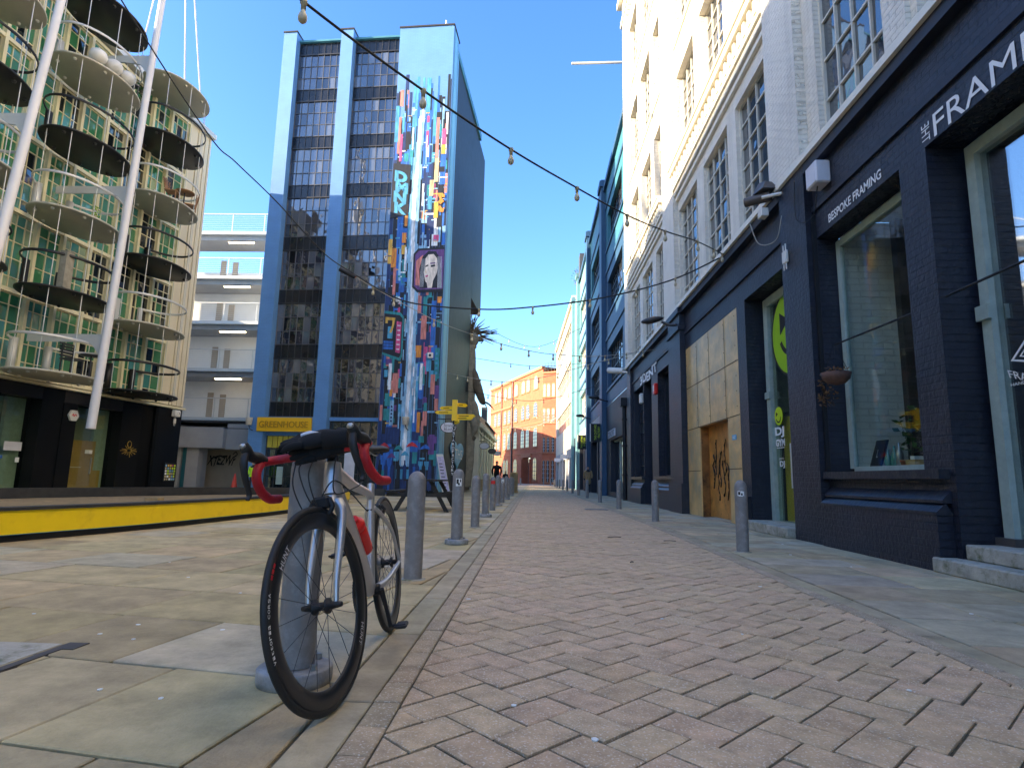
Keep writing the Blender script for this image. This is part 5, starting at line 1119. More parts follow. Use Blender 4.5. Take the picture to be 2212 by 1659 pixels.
root = thing('lit_poster_case', 'colourful small poster case on the black corner of the curved building', 'poster case', f_(1, .75, -.1)); mb = MB(); fbox(mb, f_, .62, 1.38, .36, 1.14, -.08, -.005); mb.build('case', 'black', root)
mb = MB()
for a in range(5):
    for b in range(6): fbox(mb, f_, .67+a*.135, .67+a*.135+.11*R.uniform(.6, 1), .42+b*.11, .42+b*.11+.08, -.088, -.081, R.choice(['m_pink', 'm_yellow', 'white_letter', 'm_cream', 'lime_bright', 'm_sky']))
mb.split('poster', None, root, gap=.2)
f_, L = seg(21.68, 22.65); mb = MB()
for k in range(14): a = 6.28*k/14; mb.tube([f_(.5+.1*math.cos(a), 1.52+.06*math.sin(a), -.01), f_(.5+(.3+.12*R.random())*math.cos(a), 1.5+(.16+.1*R.random())*math.sin(a), -.01)], .008, 4)
mb.tube([f_(.5+.1*math.cos(a*.5), 1.75+.12*math.sin(a*.5), -.01) for a in range(14)], .008, 4)
mb.build('painted_scribble', 'm_yellow', dr)
sensor(24.35, 2.85, -14.92, 'white box with stub aerials on the black corner of the curved building')
root = thing('wall_camera', 'small pale camera box high on the black corner of the curved building', 'camera', (-14.9, 24.3, 3.2)); mb = MB(); mb.bbox(-15.0, -14.8, 24.15, 24.5, 3.02, 3.3, .03); mb.build('camera_body', 'pot_white', root); mb = MB(); mb.lathe([(0, -.02), (.05, -.02), (.06, 0)], c=(-14.79, 24.33, 3.16), axis='x', seg=12); mb.build('lens', 'black', root)
# balconies
for cy, cx, top in ((21.25, -14.4, 6), (17.3, -14.45, 6), (13.35, -14.5, 6)):
    for k in range(6):
        z = LV[k]-.02 if k < 5 else 15.62
        if cy == 13.35 and k == 0: pass
        dark = (k % 2 == 0) if cy == 21.25 else (k % 2 == 1)
        ax, ay = 1.02, 1.55; mt = 'disc_black' if dark else 'disc_grey'
        o = MB(); o.lathe([(0, -.05), (.985, -.05), (1, -.03), (1, 0), (.99, .012), (0, .012)], c=(cx, cy, z), seg=48, ex=ax, ey=ay); b = o.build('balcony', mt, dr)
        mb = MB(); n = 28
        if k < 5:
            ring = []
            for i in range(n+1):
                a = rad(-155)+rad(310)*i/n; ring.append((cx+ax*.97*math.cos(a), cy+ay*.97*math.sin(a), z+1.0))
            mb.tube(ring, .045, 8, flat=.5, up=(0, 0, 1)); mb.build('railing', mt if dark else 'pale_metal', b)
            for q in (-1, 1):
                a = rad(155*q); px_, py_ = cx+ax*.95*math.cos(a), cy+ay*.97*math.sin(a)
                mb = MB()
                if (k+q) % 2: mb.lathe([(0, 0), (.11, 0), (.11, 1.02), (0, 1.02)], c=(px_, py_, z+.012), seg=14)
                else: mb.box(px_-.04, px_+.04, py_-.1, py_+.1, z+.012, z+1.02)
                mb.build('screen_post', mt if dark else 'pale_metal', b)
        for i, a in enumerate((-100, -60, -20, 20, 60, 100)):
            a = rad(a); x_, y_ = cx+ax*.92*math.cos(a), cy+ay*.92*math.sin(a); zt = LV[k+1]-.07 if k < 5 else None
            if zt: mb = MB(); mb.tube([(x_, y_, z-.1), (x_, y_, zt)], .013, 6); mb.build('hanger', 'pale_metal', b)
        mb = MB()
        for i in range(8): a = 6.28*i/8+.3; mb.lathe([(0, -.12), (.05, -.10), (.05, -.05)], c=(cx+ax*.8*math.cos(a), cy+ay*.85*math.sin(a), z), seg=8)
        mb.split('fixing', 'steel_dark' if dark else 'pale_metal', b)
def mast(p0, p1, p2, label):
    root = thing('mast', label, 'mast', p0); mb = MB(); mb.tube([p0, p1, p2], [.125, .10, .07], 20, cap=True); mb.build('tube', 'mast_white', root)
    for z in (4.7, 9.6, 14.4):
        t_ = (z-p0[2])/(p1[2]-p0[2]); x_, y_ = p0[0]+(p1[0]-p0[0])*t_, p0[1]+(p1[1]-p0[1])*t_; mb = MB()
        mb.prism([(-15.4, z+.12), (x_-.1, z+.12), (x_-.1, z-.7), (x_-.5, z-.2), (x_-1.1, z-.12), (-15.4, z-.12)], lambda a, b, c: (a, y_+c, b), .12, .18); mb.build('bracket', 'pale_metal', root)
    return root
mast((-12.85, 16.92, 1.95), (-12.85, 17.62, 16.8), (-12.85, 18.0, 24), 'leaning white tubular mast in front of the curved building, with its cut foot in view')
mast((-12.8, 12.75, 2.2), (-12.8, 13.75, 13.2), (-12.8, 14.4, 22), 'thicker leaning white mast at the left edge of the picture')
root = thing('mast_stays', 'thin white stay rods fanning from the mast head', 'rods', (-12.8, 18, 20))
for a, b, r_ in (((-12.85, 17.95, 23), (-13.4, 15.6, 14.9), .09), ((-12.85, 17.95, 22.5), (-13.5, 17.9, 15.6), .022), ((-12.85, 17.95, 22.5), (-13.6, 20.4, 15.65), .025), ((-12.85, 17.95, 22.5), (-13.5, 21.3, 15.65), .025)):
    mb = MB(); mb.tube([a, b], r_, 8); mb.build('stay_rod', 'mast_white', root)
def chair(loc, label, mat, rz=0, group=None):
    root = thing('chair', label, 'chair', loc, group); X, Y_, Z = loc
    q = lambda x, y, z: (X+x*math.cos(rz)-y*math.sin(rz), Y_+x*math.sin(rz)+y*math.cos(rz), Z+z)
    def bx(x0, x1, y0, y1, z0, z1, nm): mb = MB(); mb.hexa([q(x0, y0, z0), q(x1, y0, z0), q(x1, y1, z0), q(x0, y1, z0), q(x0, y0, z1), q(x1, y0, z1), q(x1, y1, z1), q(x0, y1, z1)]); mb.build(nm, mat, root)
    bx(-.22, .22, -.22, .22, .42, .46, 'seat')
    mb = MB()
    for k in range(5):
        z0 = .52+k*.09; mb.hexa([q(-.22, .2+k*.015, z0), q(.22, .2+k*.015, z0), q(.22, .23+k*.015, z0), q(-.22, .23+k*.015, z0), q(-.22, .2+k*.015, z0+.06), q(.22, .2+k*.015, z0+.06), q(.22, .23+k*.015, z0+.06), q(-.22, .23+k*.015, z0+.06)])
    mb.build('backrest', mat, root)
    for a in (-.2, .17):
        for b in (-.2, .18): bx(a, a+.03, b, b+.03, 0, .42 if b < 0 else .9, 'leg')
def table(loc, label, top, r=.3):
    root = thing('table', label, 'table', loc); X, Y_, Z = loc; mb = MB(); mb.lathe([(0, .70), (r, .70), (r, .73), (0, .73)], c=loc, seg=20); mb.build('tabletop', top, root)
    mb = MB(); mb.lathe([(0, 0), (r*.6, 0), (r*.6, .02), (.025, .03), (.025, .70)], c=loc, seg=14); mb.build('leg', 'steel_dark', root)
L0 = LV
for i, (x, y) in enumerate([(-13.75, 16.35), (-13.6, 16.85), (-13.55, 17.4)]):
    mb = MB(); mb.lathe([(0, 0), (.14, .02), (.24, .14), (.26, .24), (.22, .36), (.14, .42), (0, .42)], c=(x, y, LV[4]), seg=20); tag(mb.build('round_planter', 'pot_white'), ['round white planter nearest the left end of the high balcony', 'round white planter in the middle of the three on the high balcony', 'round white planter beside the dark chair on the high balcony'][i], 'planter')
chair((-13.9, 18.0, LV[4]), 'dark chair beside white planters on the high balcony', 'steel_dark', 1.2); plant('balcony_plant', 'leafy green plant at the right end of the high balcony', (-13.8, 18.5, LV[4]), .7, 90, .25, 'leaf', leaf=.1)
chair((-13.9, 20.9, LV[3]), 'wooden folding chair on the right balcony beside a small table', 'wood', 1.8); table((-13.8, 21.5, LV[3]), 'small wooden topped table on the right balcony', 'wood', .35); chair((-13.9, 22.1, LV[3]), 'wooden folding chair at the far end of the right balcony', 'wood', -1.)
chair((-13.75, 17.0, LV[0]), 'black slatted chair on the lowest middle balcony', 'steel_dark', 1.4); table((-13.8, 17.8, LV[0]), 'thin black round table on the lowest middle balcony', 'steel_dark')
mb = MB(); mb.box(-13.9, -13.7, 16.2, 16.5, LV[1], LV[1]+1.1); tag(mb.build('bamboo_screen', 'bark_pale'), 'tall brown upright reed planter on a low black balcony', 'planter')
plant('small_balcony_plant', 'small yellow green plant on a grey middle balcony', (-13.8, 17.2, LV[2]), .5, 50, .15, 'lime', leaf=.08)
# ------------------------------------------------------------------ access decks between the buildings
wk = thing('access_deck_block', 'white block with five open access decks, railings and strip lamps', 'building', (-18, 34, 0))
lv = [3.65, 6.42, 9.16, 11.85, 14.55]
mb = MB(); mb.box(-26, -14, 34.6, 34.8, 2.0, 12.9); mb.box(-15.2, -15.0, 33.6, 34.6, 2, 11.8); mb.box(-26, -21.6, 32.6, 33, 0, 16); mb.build('back_wall', 'render_white', wk)
mb = MB()
for z in lv: mb.box(-22, -13.6, 32.5, 34.55, z-.02, z+.16)
mb.split('deck_edge', 'pale_metal', wk); mb = MB()
for z in lv: mb.box(-22, -13.6, 32.75, 34.55, z-.30, z-.021)
mb.split('deck_beam', 'render_grey', wk)
for i, z in enumerate(lv):
    mb = MB(); x = -21.6
    while x < -14: mb.box(x-.02, x+.02, 32.52, 32.56, z+.16, z+1.2); x += 1.9
    mb.box(-22, -13.7, 32.50, 32.56, z+1.2, z+1.25)
    for k in range(8): mb.box(-22, -13.7, 32.53, 32.54, z+.27+k*.115, z+.278+k*.115)
    mb.build('railing', 'pale_metal', wk)
    if i > 0:
        root = thing('strip_lamp', 'lit warm strip lamp under access deck number %s from the street' % ['', 'two', 'three', 'four', 'five'][i], 'strip lamp', (-17.3, 33, z-.4)); mb = MB(); mb.bbox(-18.1, -16.6, 32.8, 32.95, z-.44, z-.37, .02); mb.build('diffuser', 'lamp_strip', root); mb = MB(); mb.box(-18.15, -16.55, 32.78, 32.97, z-.37, z-.362); mb.build('housing', 'pale_metal', root)
    if i < 4:
        for x, h in ((-19.2, 1.5), (-18.45, 1.4)):
            mb = MB(); mb.box(x-.17, x+.17, 34.53, 34.59, z+.3, z+.3+h); mb.build('slot_window', 'render_tan', wk)
        mb = MB(); mb.box(-22.0, -21.2, 34.5, 34.58, z+.17, z+2.2); mb.build('door', 'door_cream', wk)
mb = MB(); mb.box(-22, -13.5, 30.9, 31.1, 0, 3.2, 'render_tan'); mb.box(-15.05, -13.2, 28.9, 29.1, 1.9, 3.15, 'render_grey'); mb.box(-18.6, -15.06, 28.6, 30.9, 1.95, 2.95, 'render_grey'); mb.box(-22, -13.6, 28.9, 32.4, 3.2, 3.28, 'steel_dark')
mb.box(-18.5, -18.1, 28.9, 29.2, 0, 1.949, 'teal_paint'); mb.box(-18.05, -17.2, 28.8, 29.3, 0, 1.949, 'render_grey'); mb.box(-17.15, -16.95, 28.9, 29.2, 0, 1.949, 'teal_paint'); mb.box(-16.9, -16.3, 28.8, 29.6, 0, 1.949, 'render_grey')
mb.split('entrance_wall', None, wk)
mb = MB(); text(mb, 'XTEZWF', lambda a, b: (-17.0+a*1.45+b*.12, 30.88, 1.12+b*.5+.06*math.sin(a*20)+a*.06), bold=.03); mb.tube(cat([(-15.65, 30.88, 1.72), (-15.5, 30.88, 1.85), (-15.4, 30.88, 1.7)]), .025, 5)
mb.build('graffiti', 'black', wk)
mb = MB(); mb.tube(cat([(-19, 28.7, 3.25), (-16.5, 28.7, 2.95), (-13.5, 28.6, 2.9)]), .02, 5); tag(mb.build('slack_cable', 'cable'), 'thin dark slack cable below the lowest access deck', 'cable')
root = thing('traffic_cone', 'dark orange traffic cone by the blue pier', 'cone', (-13.5, 27.0, 0)); mb = MB(); mb.lathe([(.16, .04), (.03, .74), (0, .74)], c=(-13.5, 27, 0), seg=18); mb.build('cone_body', 'cone_orange', root); mb = MB(); mb.box(-13.72, -13.28, 26.78, 27.22, 0, .04); mb.build('base', 'black', root)
# unseen block added to shade the plaza from the left rear
ob = thing('rear_block', 'plain pale unseen block added for shade beside the plaza behind the viewer', 'building', (-14, -20, 0)); mb = MB(); mb.box(-30, -15.7, -60, -24.5, 0, 20); mb.build('wall', 'render_white', ob)
mb = MB(); mb.box(-25, -16.62, -24, 24.6, 0, 15.81); mb.build('sun_stop_core', 'int_dark', dr)  # solid core added so sun cannot leak through the hollow building
ob = thing('deck_shade_block', 'plain pale unseen block added behind the curved apartment building to shade the decks', 'building', (-30, 28, 0)); mb = MB(); mb.box(-42, -24, 25.2, 32.3, 0, 12); mb.build('wall', 'render_white', ob)  # unseen block added to keep the sun off the access decks
# ------------------------------------------------------------------ cream building and roofs on the left of the street
cb = thing('cream_building', 'low cream painted building with pilasters and slate roof on the left of the street', 'building', (-3.2, 42, 0))
CF = Fr((-3.25, 34.6), (0.004, 1), (-1, 0))
mb = MB(); wall(mb, CF, 0, 14.5, 0, 3.95, [(3, 3.8, 1.9, 3.0), (7, 7.8, 1.9, 3.0), (10, 11, 0, 2.3)], .2); mb.face([(-9, 34.6, 0), (-3.25, 34.6, 0), (-3.25, 34.6, 3.95), (-4.6, 34.6, 5.2), (-9, 34.6, 6.4)]); mb.build('wall', 'cream_wall', cb)
mb = MB()
for k in range(7): fbox(mb, CF, .1+k*2.2, .5+k*2.2, .7, 3.7, -.1, .01)
fbox(mb, CF, -.1, 14.6, 3.7, 3.95, -.25, .01); fbox(mb, CF, -.1, 14.6, 3.4, 3.5, -.12, .01); mb.split('pilaster', 'cream_wall', cb)
mb = MB(); fbox(mb, CF, 3, 3.8, 1.9, 3.0, .18, .2); fbox(mb, CF, 7, 7.8, 1.9, 3, .18, .2); fbox(mb, CF, 10, 11, 0, 2.3, .18, .2); mb.split('window', 'far_dark', cb)
mb = MB(); fbox(mb, CF, -.6, 14.5, 0, .72, -.14, .01); mb.build('stone_base', 'sandstone', cb)
mb = MB(); mb.hexa([(-3.1, 34.5, 3.95), (-3.1, 49.2, 3.95), (-6.4, 49.2, 6.9), (-6.4, 34.5, 6.9), (-3.1, 34.5, 4.03), (-3.1, 49.2, 4.03), (-6.4, 49.2, 7.0), (-6.4, 34.5, 7.0)]); mb.build('roof', 'slate', cb)
bb = thing('slate_roofed_house', 'dark slate roofed brick house beyond the cream building', 'building', (-4, 56, 0)); mb = MB(); mb.box(-10, -4.1, 50.5, 64, 0, 5.6); mb.face([(-10, 50.5, 5.6), (-4.1, 50.5, 5.6), (-7, 50.5, 8.0)]); mb.build('wall', 'iron_cover', bb)
mb = MB(); mb.hexa([(-3.9, 50.3, 5.4), (-3.9, 64, 5.4), (-7, 64, 8.0), (-7, 50.3, 8.0), (-3.9, 50.3, 5.5), (-3.9, 64, 5.5), (-7, 64, 8.1), (-7, 50.3, 8.1)]); mb.box(-4.9, -4.4, 56, 56.9, 6.0, 7.4); mb.build('roof', 'slate', bb)
cc = thing('street_shade_block', 'plain unseen block added behind the tall blue building to shade the red brick one', 'building', (-20, 90, 0)); mb = MB(); mb.box(-40, -13.2, 66, 112, 0, 14); mb.build('wall', 'iron_cover', cc)  # unseen block shaped to cast the shade on the red brick front
# ------------------------------------------------------------------ tree man sculpture
SY = 34.7; root = thing('tree_man_sculpture', 'tall bark skinned tree man sculpture with branch hair standing beside the dark wall', 'sculpture', (-3.9, SY, 0))
mb = MB(); mb.tube(cat([(-3.95, SY, .3), (-3.75, SY, 2.2), (-3.95, SY, 4.5), (-4.0, SY, 6.5), (-3.9, SY, 8.0), (-3.85, SY, 8.6)], 5), lerps([.45, .4, .5, .6, .42, .28], 5), 12)
mb.ell((-3.68, SY, 8.95), (.36, .3, .48)); mb.tube([(-3.5, SY, 8.95), (-3.05, SY, 8.85), (-3.2, SY, 8.7)], [.16, .05, .04], 8); mb.ell((-3.7, SY, 8.5), (.26, .2, .22)); mb.build('body', 'bark_pale', root)
mb = MB(); mb.tube(cat([(-3.85, SY-.1, 7.3), (-3.55, SY-.2, 6.7), (-3.25, SY-.3, 5.9), (-2.98, SY-.3, 5.2), (-2.85, SY-.3, 5.0)], 5), lerps([.25, .3, .28, .2, .06], 5), 10, flat=.7); mb.build('arm', 'bark', root)
mb = MB()
for k in range(9): a = Vector((-2.95, SY-.3, 5.15)); b = a+Vector((R.uniform(.1, .7), R.uniform(-.3, .3), R.uniform(-.55, -.02))); mb.tube(cat([a, (a+b)/2+Vector((0, 0, .08)), b]), [.03]*6+[.02]*7, 5)
mb.build('twig_fingers', 'bark', root)
mb = MB(); mb.tube(cat([(-3.8, SY-.15, 5.7), (-3.5, SY-.2, 4.9), (-3.3, SY-.2, 4.2), (-3.15, SY-.2, 3.75)], 5), lerps([.12, .26, .22, .05], 5), 10, flat=.6); mb.tube(cat([(-3.85, SY-.3, 4.5), (-3.55, SY-.3, 4.1), (-3.38, SY-.3, 3.55), (-3.6, SY-.3, 3.15)], 5), lerps([.12, .24, .22, .1], 5), 10); mb.build('hanging_limb', 'bark_pale', root)
mb = MB(); mb.tube(cat([(-3.45, SY-.1, 3.2), (-3.75, SY-.1, 2.7), (-3.95, SY-.1, 2.0), (-3.9, SY-.1, .1)], 5), lerps([.2, .26, .24, .3], 5), 10); mb.build('leg', 'bark', root)
mb = MB()
for k in range(26):
    a = Vector((-3.75+R.uniform(-.15, .15), SY+R.uniform(-.2, .2), 9.2)); an_ = R.uniform(-.1, 1.75); l = R.uniform(.7, 1.5)
    d = Vector((math.cos(an_), R.uniform(-.4, .4), math.sin(an_)))*l; mb.tube(cat([a, a+d*.4+Vector((0, 0, .12)), a+d*.8, a+d+Vector((.1, 0, .03))]), lerps([.05, .04, .025, .008], 6), 6)
for k in range(12): a = Vector((-3.4, SY, 9.1)); d = Vector((R.uniform(.6, 1.3), R.uniform(-.3, .3), R.uniform(-.5, .35))); mb.tube(cat([a, a+d*.5, a+d]), lerps([.035, .025, .008], 6), 5)
mb.build('branch_hair', 'bark', root)
# ------------------------------------------------------------------ signpost, picnic table, people
sx, sy = -2.26, 17.; root = thing('fingerpost', 'yellow fingerpost on a black lettered pole behind the left bollards', 'signpost', (sx, sy, 0))
mb = MB(); mb.tube([(sx, sy, 0), (sx, sy, 2.95)], .045, 10); mb.build('pole', 'black', root)
mb = MB(); mb.box(sx-.07, sx+.07, sy-.07, sy+.07, 2.38, 2.98); mb.build('cap_block', 'yellow_arm', root)
mb = MB()
for k, ch in enumerate('CUSTARDFACTORY'): text(mb, ch, lambda a, b: (sx-.035+a*.07, sy-.048, 2.2-k*.105+b*.075), 'white_letter')
mb.build('pole_lettering', None, root)
for (ang_, z, l) in ((100, 2.86, .2), (35, 2.80, .34), (160, 2.70, .42), (172, 2.57, .52), (-6, 2.47, .55), (-14, 2.40, .5), (-60, 2.28, .28)):
    a = rad(ang_); d = Vector((math.cos(a), math.sin(a), 0)); nn = Vector((-d.y, d.x, 0)); mb = MB(); O_ = Vector((sx, sy, z))+d*.07
    mb.prism([(0, 0), (l-.07, 0), (l, .05), (l-.07, .1), (0, .1)], lambda u, v, w_: tuple(O_+d*u+nn*w_+Vector((0, 0, v))), -.02, .02); ar = mb.build('arm', 'yellow_arm', root)
    mb = MB(); s_ = -1 if nn.y > 0 else 1; ms = (lambda a_, b_: tuple(O_+d*(.05+a_*(l-.18))+nn*(.022*s_)+Vector((0, 0, .03+b_*.035)))) if d.x > 0 else (lambda a_, b_: tuple(O_+d*(l-.13-a_*(l-.18))+nn*(.022*s_)+Vector((0, 0, .03+b_*.035)))); mb.face([ms(0, .2), ms(.8, .2), ms(.8, .8), ms(0, .8)], 'black'); mb.build('lettering', None, ar)
px0, py0 = -2.5, 14.35; root = thing('picnic_table', 'dark stained wooden picnic table with fixed benches on the plaza', 'picnic table', (px0, py0, 0))
mb = MB()
for k in range(5): mb.box(px0-.38+k*.152, px0-.38+k*.152+.145, py0-.9, py0+.9, .68, .72)
mb.build('tabletop', 'wood_dark', root)
for q in (-1, 1):
    mb = MB(); mb.box(px0+q*.68-.12, px0+q*.68+.12, py0-.9, py0+.9, .42, .46); mb.build('bench', 'wood_dark', root)
for yy_ in (-.7, .7):
    for q in (-1, 1): 
        mb = MB(); y_ = py0+yy_+.03*q; mb.hexa([(px0+q*.58-.05, y_-.025, 0), (px0+q*.58+.05, y_-.025, 0), (px0+q*.58+.05, y_+.025, 0), (px0+q*.58-.05, y_+.025, 0), (px0+q*.2-.05, y_-.025, .675), (px0+q*.2+.05, y_-.025, .675), (px0+q*.2+.05, y_+.025, .675), (px0+q*.2-.05, y_+.025, .675)]); mb.build('leg', 'wood_dark', root)
    mb = MB(); mb.box(px0-.78, px0+.78, py0+yy_-.1, py0+yy_-.06, .33, .415); mb.build('cross_rail', 'wood_dark', root)
def skin_mesh(name, verts, edges, mat, parent, sub=2):
    me = bpy.data.meshes.new(name); me.from_pydata([v[:3] for v in verts], edges, []); o = bpy.data.objects.new(name, me); col.objects.link(o)
    sk = o.modifiers.new('s', 'SKIN'); sb = o.modifiers.new('u', 'SUBSURF'); sb.levels = sub
    for i, v in enumerate(verts): me.skin_vertices[0].data[i].radius = (v[3], v[4] if len(v) > 4 else v[3])
    me.skin_vertices[0].data[0].use_root = True
    dg = bpy.context.evaluated_depsgraph_get(); nm = bpy.data.meshes.new_from_object(o.evaluated_get(dg)); bpy.data.objects.remove(o)
    nm.materials.clear(); nm.materials.append(M[mat]); 
    for p in nm.polygons: p.use_smooth = True
    o = bpy.data.objects.new(name, nm); col.objects.link(o)
    off = WL[parent.name]
    for v in nm.vertices: v.co -= off
    o.parent = parent; WL[o.name] = off.copy(); return o
def person(x, y, h, face, label, coat, long=True, stride=.18, hat=None):
    root = thing('person', label, 'person', (x, y, 0)); s = h/1.75; c, sn = math.cos(face), math.sin(face)
    q = lambda a, f_, z: (x+(a*c-f_*sn)*s, y+(a*sn+f_*c)*s, z*s)    # a = sideways, f_ = forwards
    V = lambda a, f_, z, r1, r2=None: (*q(a, f_, z), r1*s, (r2 or r1)*s)
    vs = [V(0, 0, .95, .13, .10), V(0, .01, 1.15, .12, .09), V(0, .02, 1.38, .14, .09), V(0, .02, 1.5, .055), V(0, .04, 1.60, .075, .085), V(0, .03, 1.68, .06),
          V(.09, 0, .9, .085), V(.1, stride, .5, .06), V(.1, stride*.6, .08, .042), V(.1, stride*.6+.13, .04, .035), V(-.09, 0, .9, .085), V(-.1, -stride*.3, .5, .06), V(-.1, -stride*1.3, .1, .042), V(-.1, -stride*1.3+.12, .04, .035),
          V(.19, .01, 1.42, .055), V(.25, -.05, 1.15, .042), V(.24, .04, .92, .032), V(.24, .07, .84, .03), V(-.19, .01, 1.42, .055), V(-.25, .04, 1.15, .042), V(-.22, .16, .94, .032), V(-.22, .2, .87, .03)]
    ed = [(0, 1), (1, 2), (2, 3), (3, 4), (4, 5), (0, 6), (6, 7), (7, 8), (8, 9), (0, 10), (10, 11), (11, 12), (12, 13), (2, 14), (14, 15), (15, 16), (16, 17), (2, 18), (18, 19), (19, 20), (20, 21)]
    skin_mesh('body', vs, ed, 'trousers', root)
    cv = [V(0, 0, .95 if long else 1.0, .19, .14), V(0, 0, .55 if long else .92, .22, .17), V(0, .01, 1.2, .165, .125), V(0, .015, 1.4, .17, .115), V(0, .02, 1.5, .07), V(.2, .01, 1.4, .075), V(.27, -.05, 1.15, .062), V(.25, .04, .93, .05), V(-.2, .01, 1.4, .075), V(-.27, .04, 1.15, .062), V(-.23, .15, .95, .05)]
    skin_mesh('coat', cv, [(0, 1), (0, 2), (2, 3), (3, 4), (3, 5), (5, 6), (6, 7), (3, 8), (8, 9), (9, 10)], coat, root)
    mb = MB(); p = q(0, .055, 1.62); mb.ell(p, (.072*s, .085*s, .11*s)); mb.ell(q(0, .15, 1.615), (.015*s, .02*s, .02*s)); 
    for e in (-.09, .09): mb.ell(q(e*.85, .04, 1.62), (.015*s, .02*s, .03*s))
    mb.build('face', 'skin', root)
    mb = MB(); mb.ell(q(0, .03, 1.655), (.085*s, .095*s, .095*s)); mb.build('hair', hat or 'hair', root)
    return root
person(3.45, 37.6, 1.66, 2.9, 'person in a long camel coat and dark cap by the blue doorway', 'coat_camel', stride=.12)
person(-2.45, 41.3, 1.98, 3.3, 'person in a long black coat walking beside the cream building', 'coat_black')
person(-2.05, 46, 1.35, 3.0, 'small person in dark clothes behind the black coated person', 'coat_black')
person(-12.3, 26.2, 1.3, 3.2, 'person in a bright yellow high visibility jacket near the yellow sign', 'hivis', long=False, stride=.05)
# ------------------------------------------------------------------ string lights
def wire(label, pts, r, bulbs=(), bs=1., mat='cable', cat_='string lights', group=None, nm='festoon_lights'):
    root = thing(nm, label, cat_, pts[0], group); P_ = cat(pts, 8); mb = MB(); mb.tube(P_, r, 6); mb.build('wire', mat, root)
    L = [0]
    for i in range(1, len(P_)): L.append(L[-1]+(P_[i]-P_[i-1]).length)
    for bx_ in bulbs:
        # bulb at given x of the wire
        for i in range(1, len(P_)):
            if (P_[i-1].x-bx_)*(P_[i].x-bx_) <= 0:
                t_ = (bx_-P_[i-1].x)/(P_[i].x-P_[i-1].x+1e-9); p = P_[i-1]+(P_[i]-P_[i-1])*t_; break
        else: continue
        mb = MB(); mb.lathe([(0, .012*bs), (.022*bs, .01*bs), (.024*bs, -.012*bs), (.017*bs, -.02*bs), (.016*bs, -.058*bs), (.0, -.058*bs)], c=p, seg=12); so_ = mb.build('lamp_holder', 'socket', root)
        mb = MB(); mb.lathe([(.013*bs, -.058*bs), (.015*bs, -.07*bs), (.026*bs, -.095*bs), (.030*bs, -.115*bs), (.026*bs, -.138*bs), (.013*bs, -.152*bs), (0, -.155*bs)], c=p, seg=14); mb.build('bulb', 'bulb', so_)
wire('thick festoon string sweeping from top centre to the white wall, with the largest bulbs', [(-2.9, 2.2, 4.35), (-1.74, 3.78, 4.17), (-1.02, 4.79, 4.15), (-.28, 5.83, 4.20), (.49, 6.88, 4.31), (1.27, 7.96, 4.46), (2.03, 9., 4.68), (2.84, 10.09, 4.96), (3.9, 11.86, 5.4)], .011, (-1.72, -1.02, -.28, .49, 1.27, 2.03, 2.84, 3.4, 3.75), 1.12)
wire('dark wire dropping from the curved building to the junction box over the plaza', [(-7.2, 6.2, 9.6), (-6.31, 7.77, 7.77), (-5.61, 9.19, 6.45), (-5.34, 9.67, 6.2), (-4.92, 10.48, 5.85), (-4.36, 11.58, 5.27), (-3.95, 12.34, 5.1)], .012, nm='overhead_wire', cat_='wire')
wire('thick double power cable crossing the street from the hanging junction box', [(-3.95, 12.34, 5.1), (-3.27, 12.37, 4.7), (-2.55, 12.37, 4.45), (-1.15, 12.31, 4.33), (-.11, 12.25, 4.37), (1.4, 12.15, 4.56), (2.82, 12.02, 4.92), (3.9, 11.9, 5.42)], .016, (-1.2, -.05, 1.15, 2.1, 2.9), 1.1)
root = thing('cable_junction', 'small black junction box hanging on the wires over the plaza', 'junction box', (-4.1, 12.3, 5.15)); mb = MB(); mb.tube([(-4.25, 12.25, 5.18), (-3.92, 12.35, 5.03)], .05, 8); mb.build('box', 'black', root); mb = MB(); mb.ell((-3.93, 12.34, 5.04), (.03, .03, .035)); mb.build('end_cap', 'red_brick', root)
wire('pale festoon string with evenly spaced bulbs from the junction box to the right facade', [(-3.95, 12.34, 5.08), (-3.6, 12.65, 4.9), (-2.4, 13.73, 4.47), (-1.56, 14.46, 4.30), (-.86, 15.07, 4.21), (-.15, 15.66, 4.17), (.52, 16.23, 4.20), (1.7, 17.2, 4.36), (2.83, 18.09, 4.65), (3.9, 18.8, 4.95)], .009, (-3.6, -3.21, -2.4, -1.56, -.86, -.15, .52, 1.3, 2.1, 2.83, 3.4), 1.15, 'cable_pale')
wire('mid distance festoon string slung below the first one in front of the blue facade', [(-4.9, 27.4, 5.75), (-3.99, 27.02, 5.53), (-2.59, 26.42, 5.18), (-1.39, 25.89, 4.98), (-.3, 25.3, 4.98), (.93, 24.75, 5.15), (2.23, 24.1, 5.45), (3.9, 23.4, 5.8)], .012, (-4.2, -3.5, -3.0, -2.4, -1.9, -1.4, .2, 1.0, 2.2, 3.0), 1.4, 'cable_pale')
wire('long plain cable crossing high before the red brick building', [(-4.0, 37, 8.3), (0, 38, 8.0), (3.9, 39, 8.5)], .014, (-1.5, -.3, .9, 2.1), 1.5); wire('lower plain cable crossing before the red brick building', [(-3.9, 33, 5.6), (0, 35, 5.35), (3.9, 37, 6.6)], .013, (-2.6, -1, .6, 2.1), 1.4)
wire('highest far festoon string across the street before the red brick roof', [(-3.7, 45, 12.2), (0, 47, 11.3), (3.9, 49, 13.4)], .016, (-2, -.8, .4, 1.6, 2.8), 1.7)
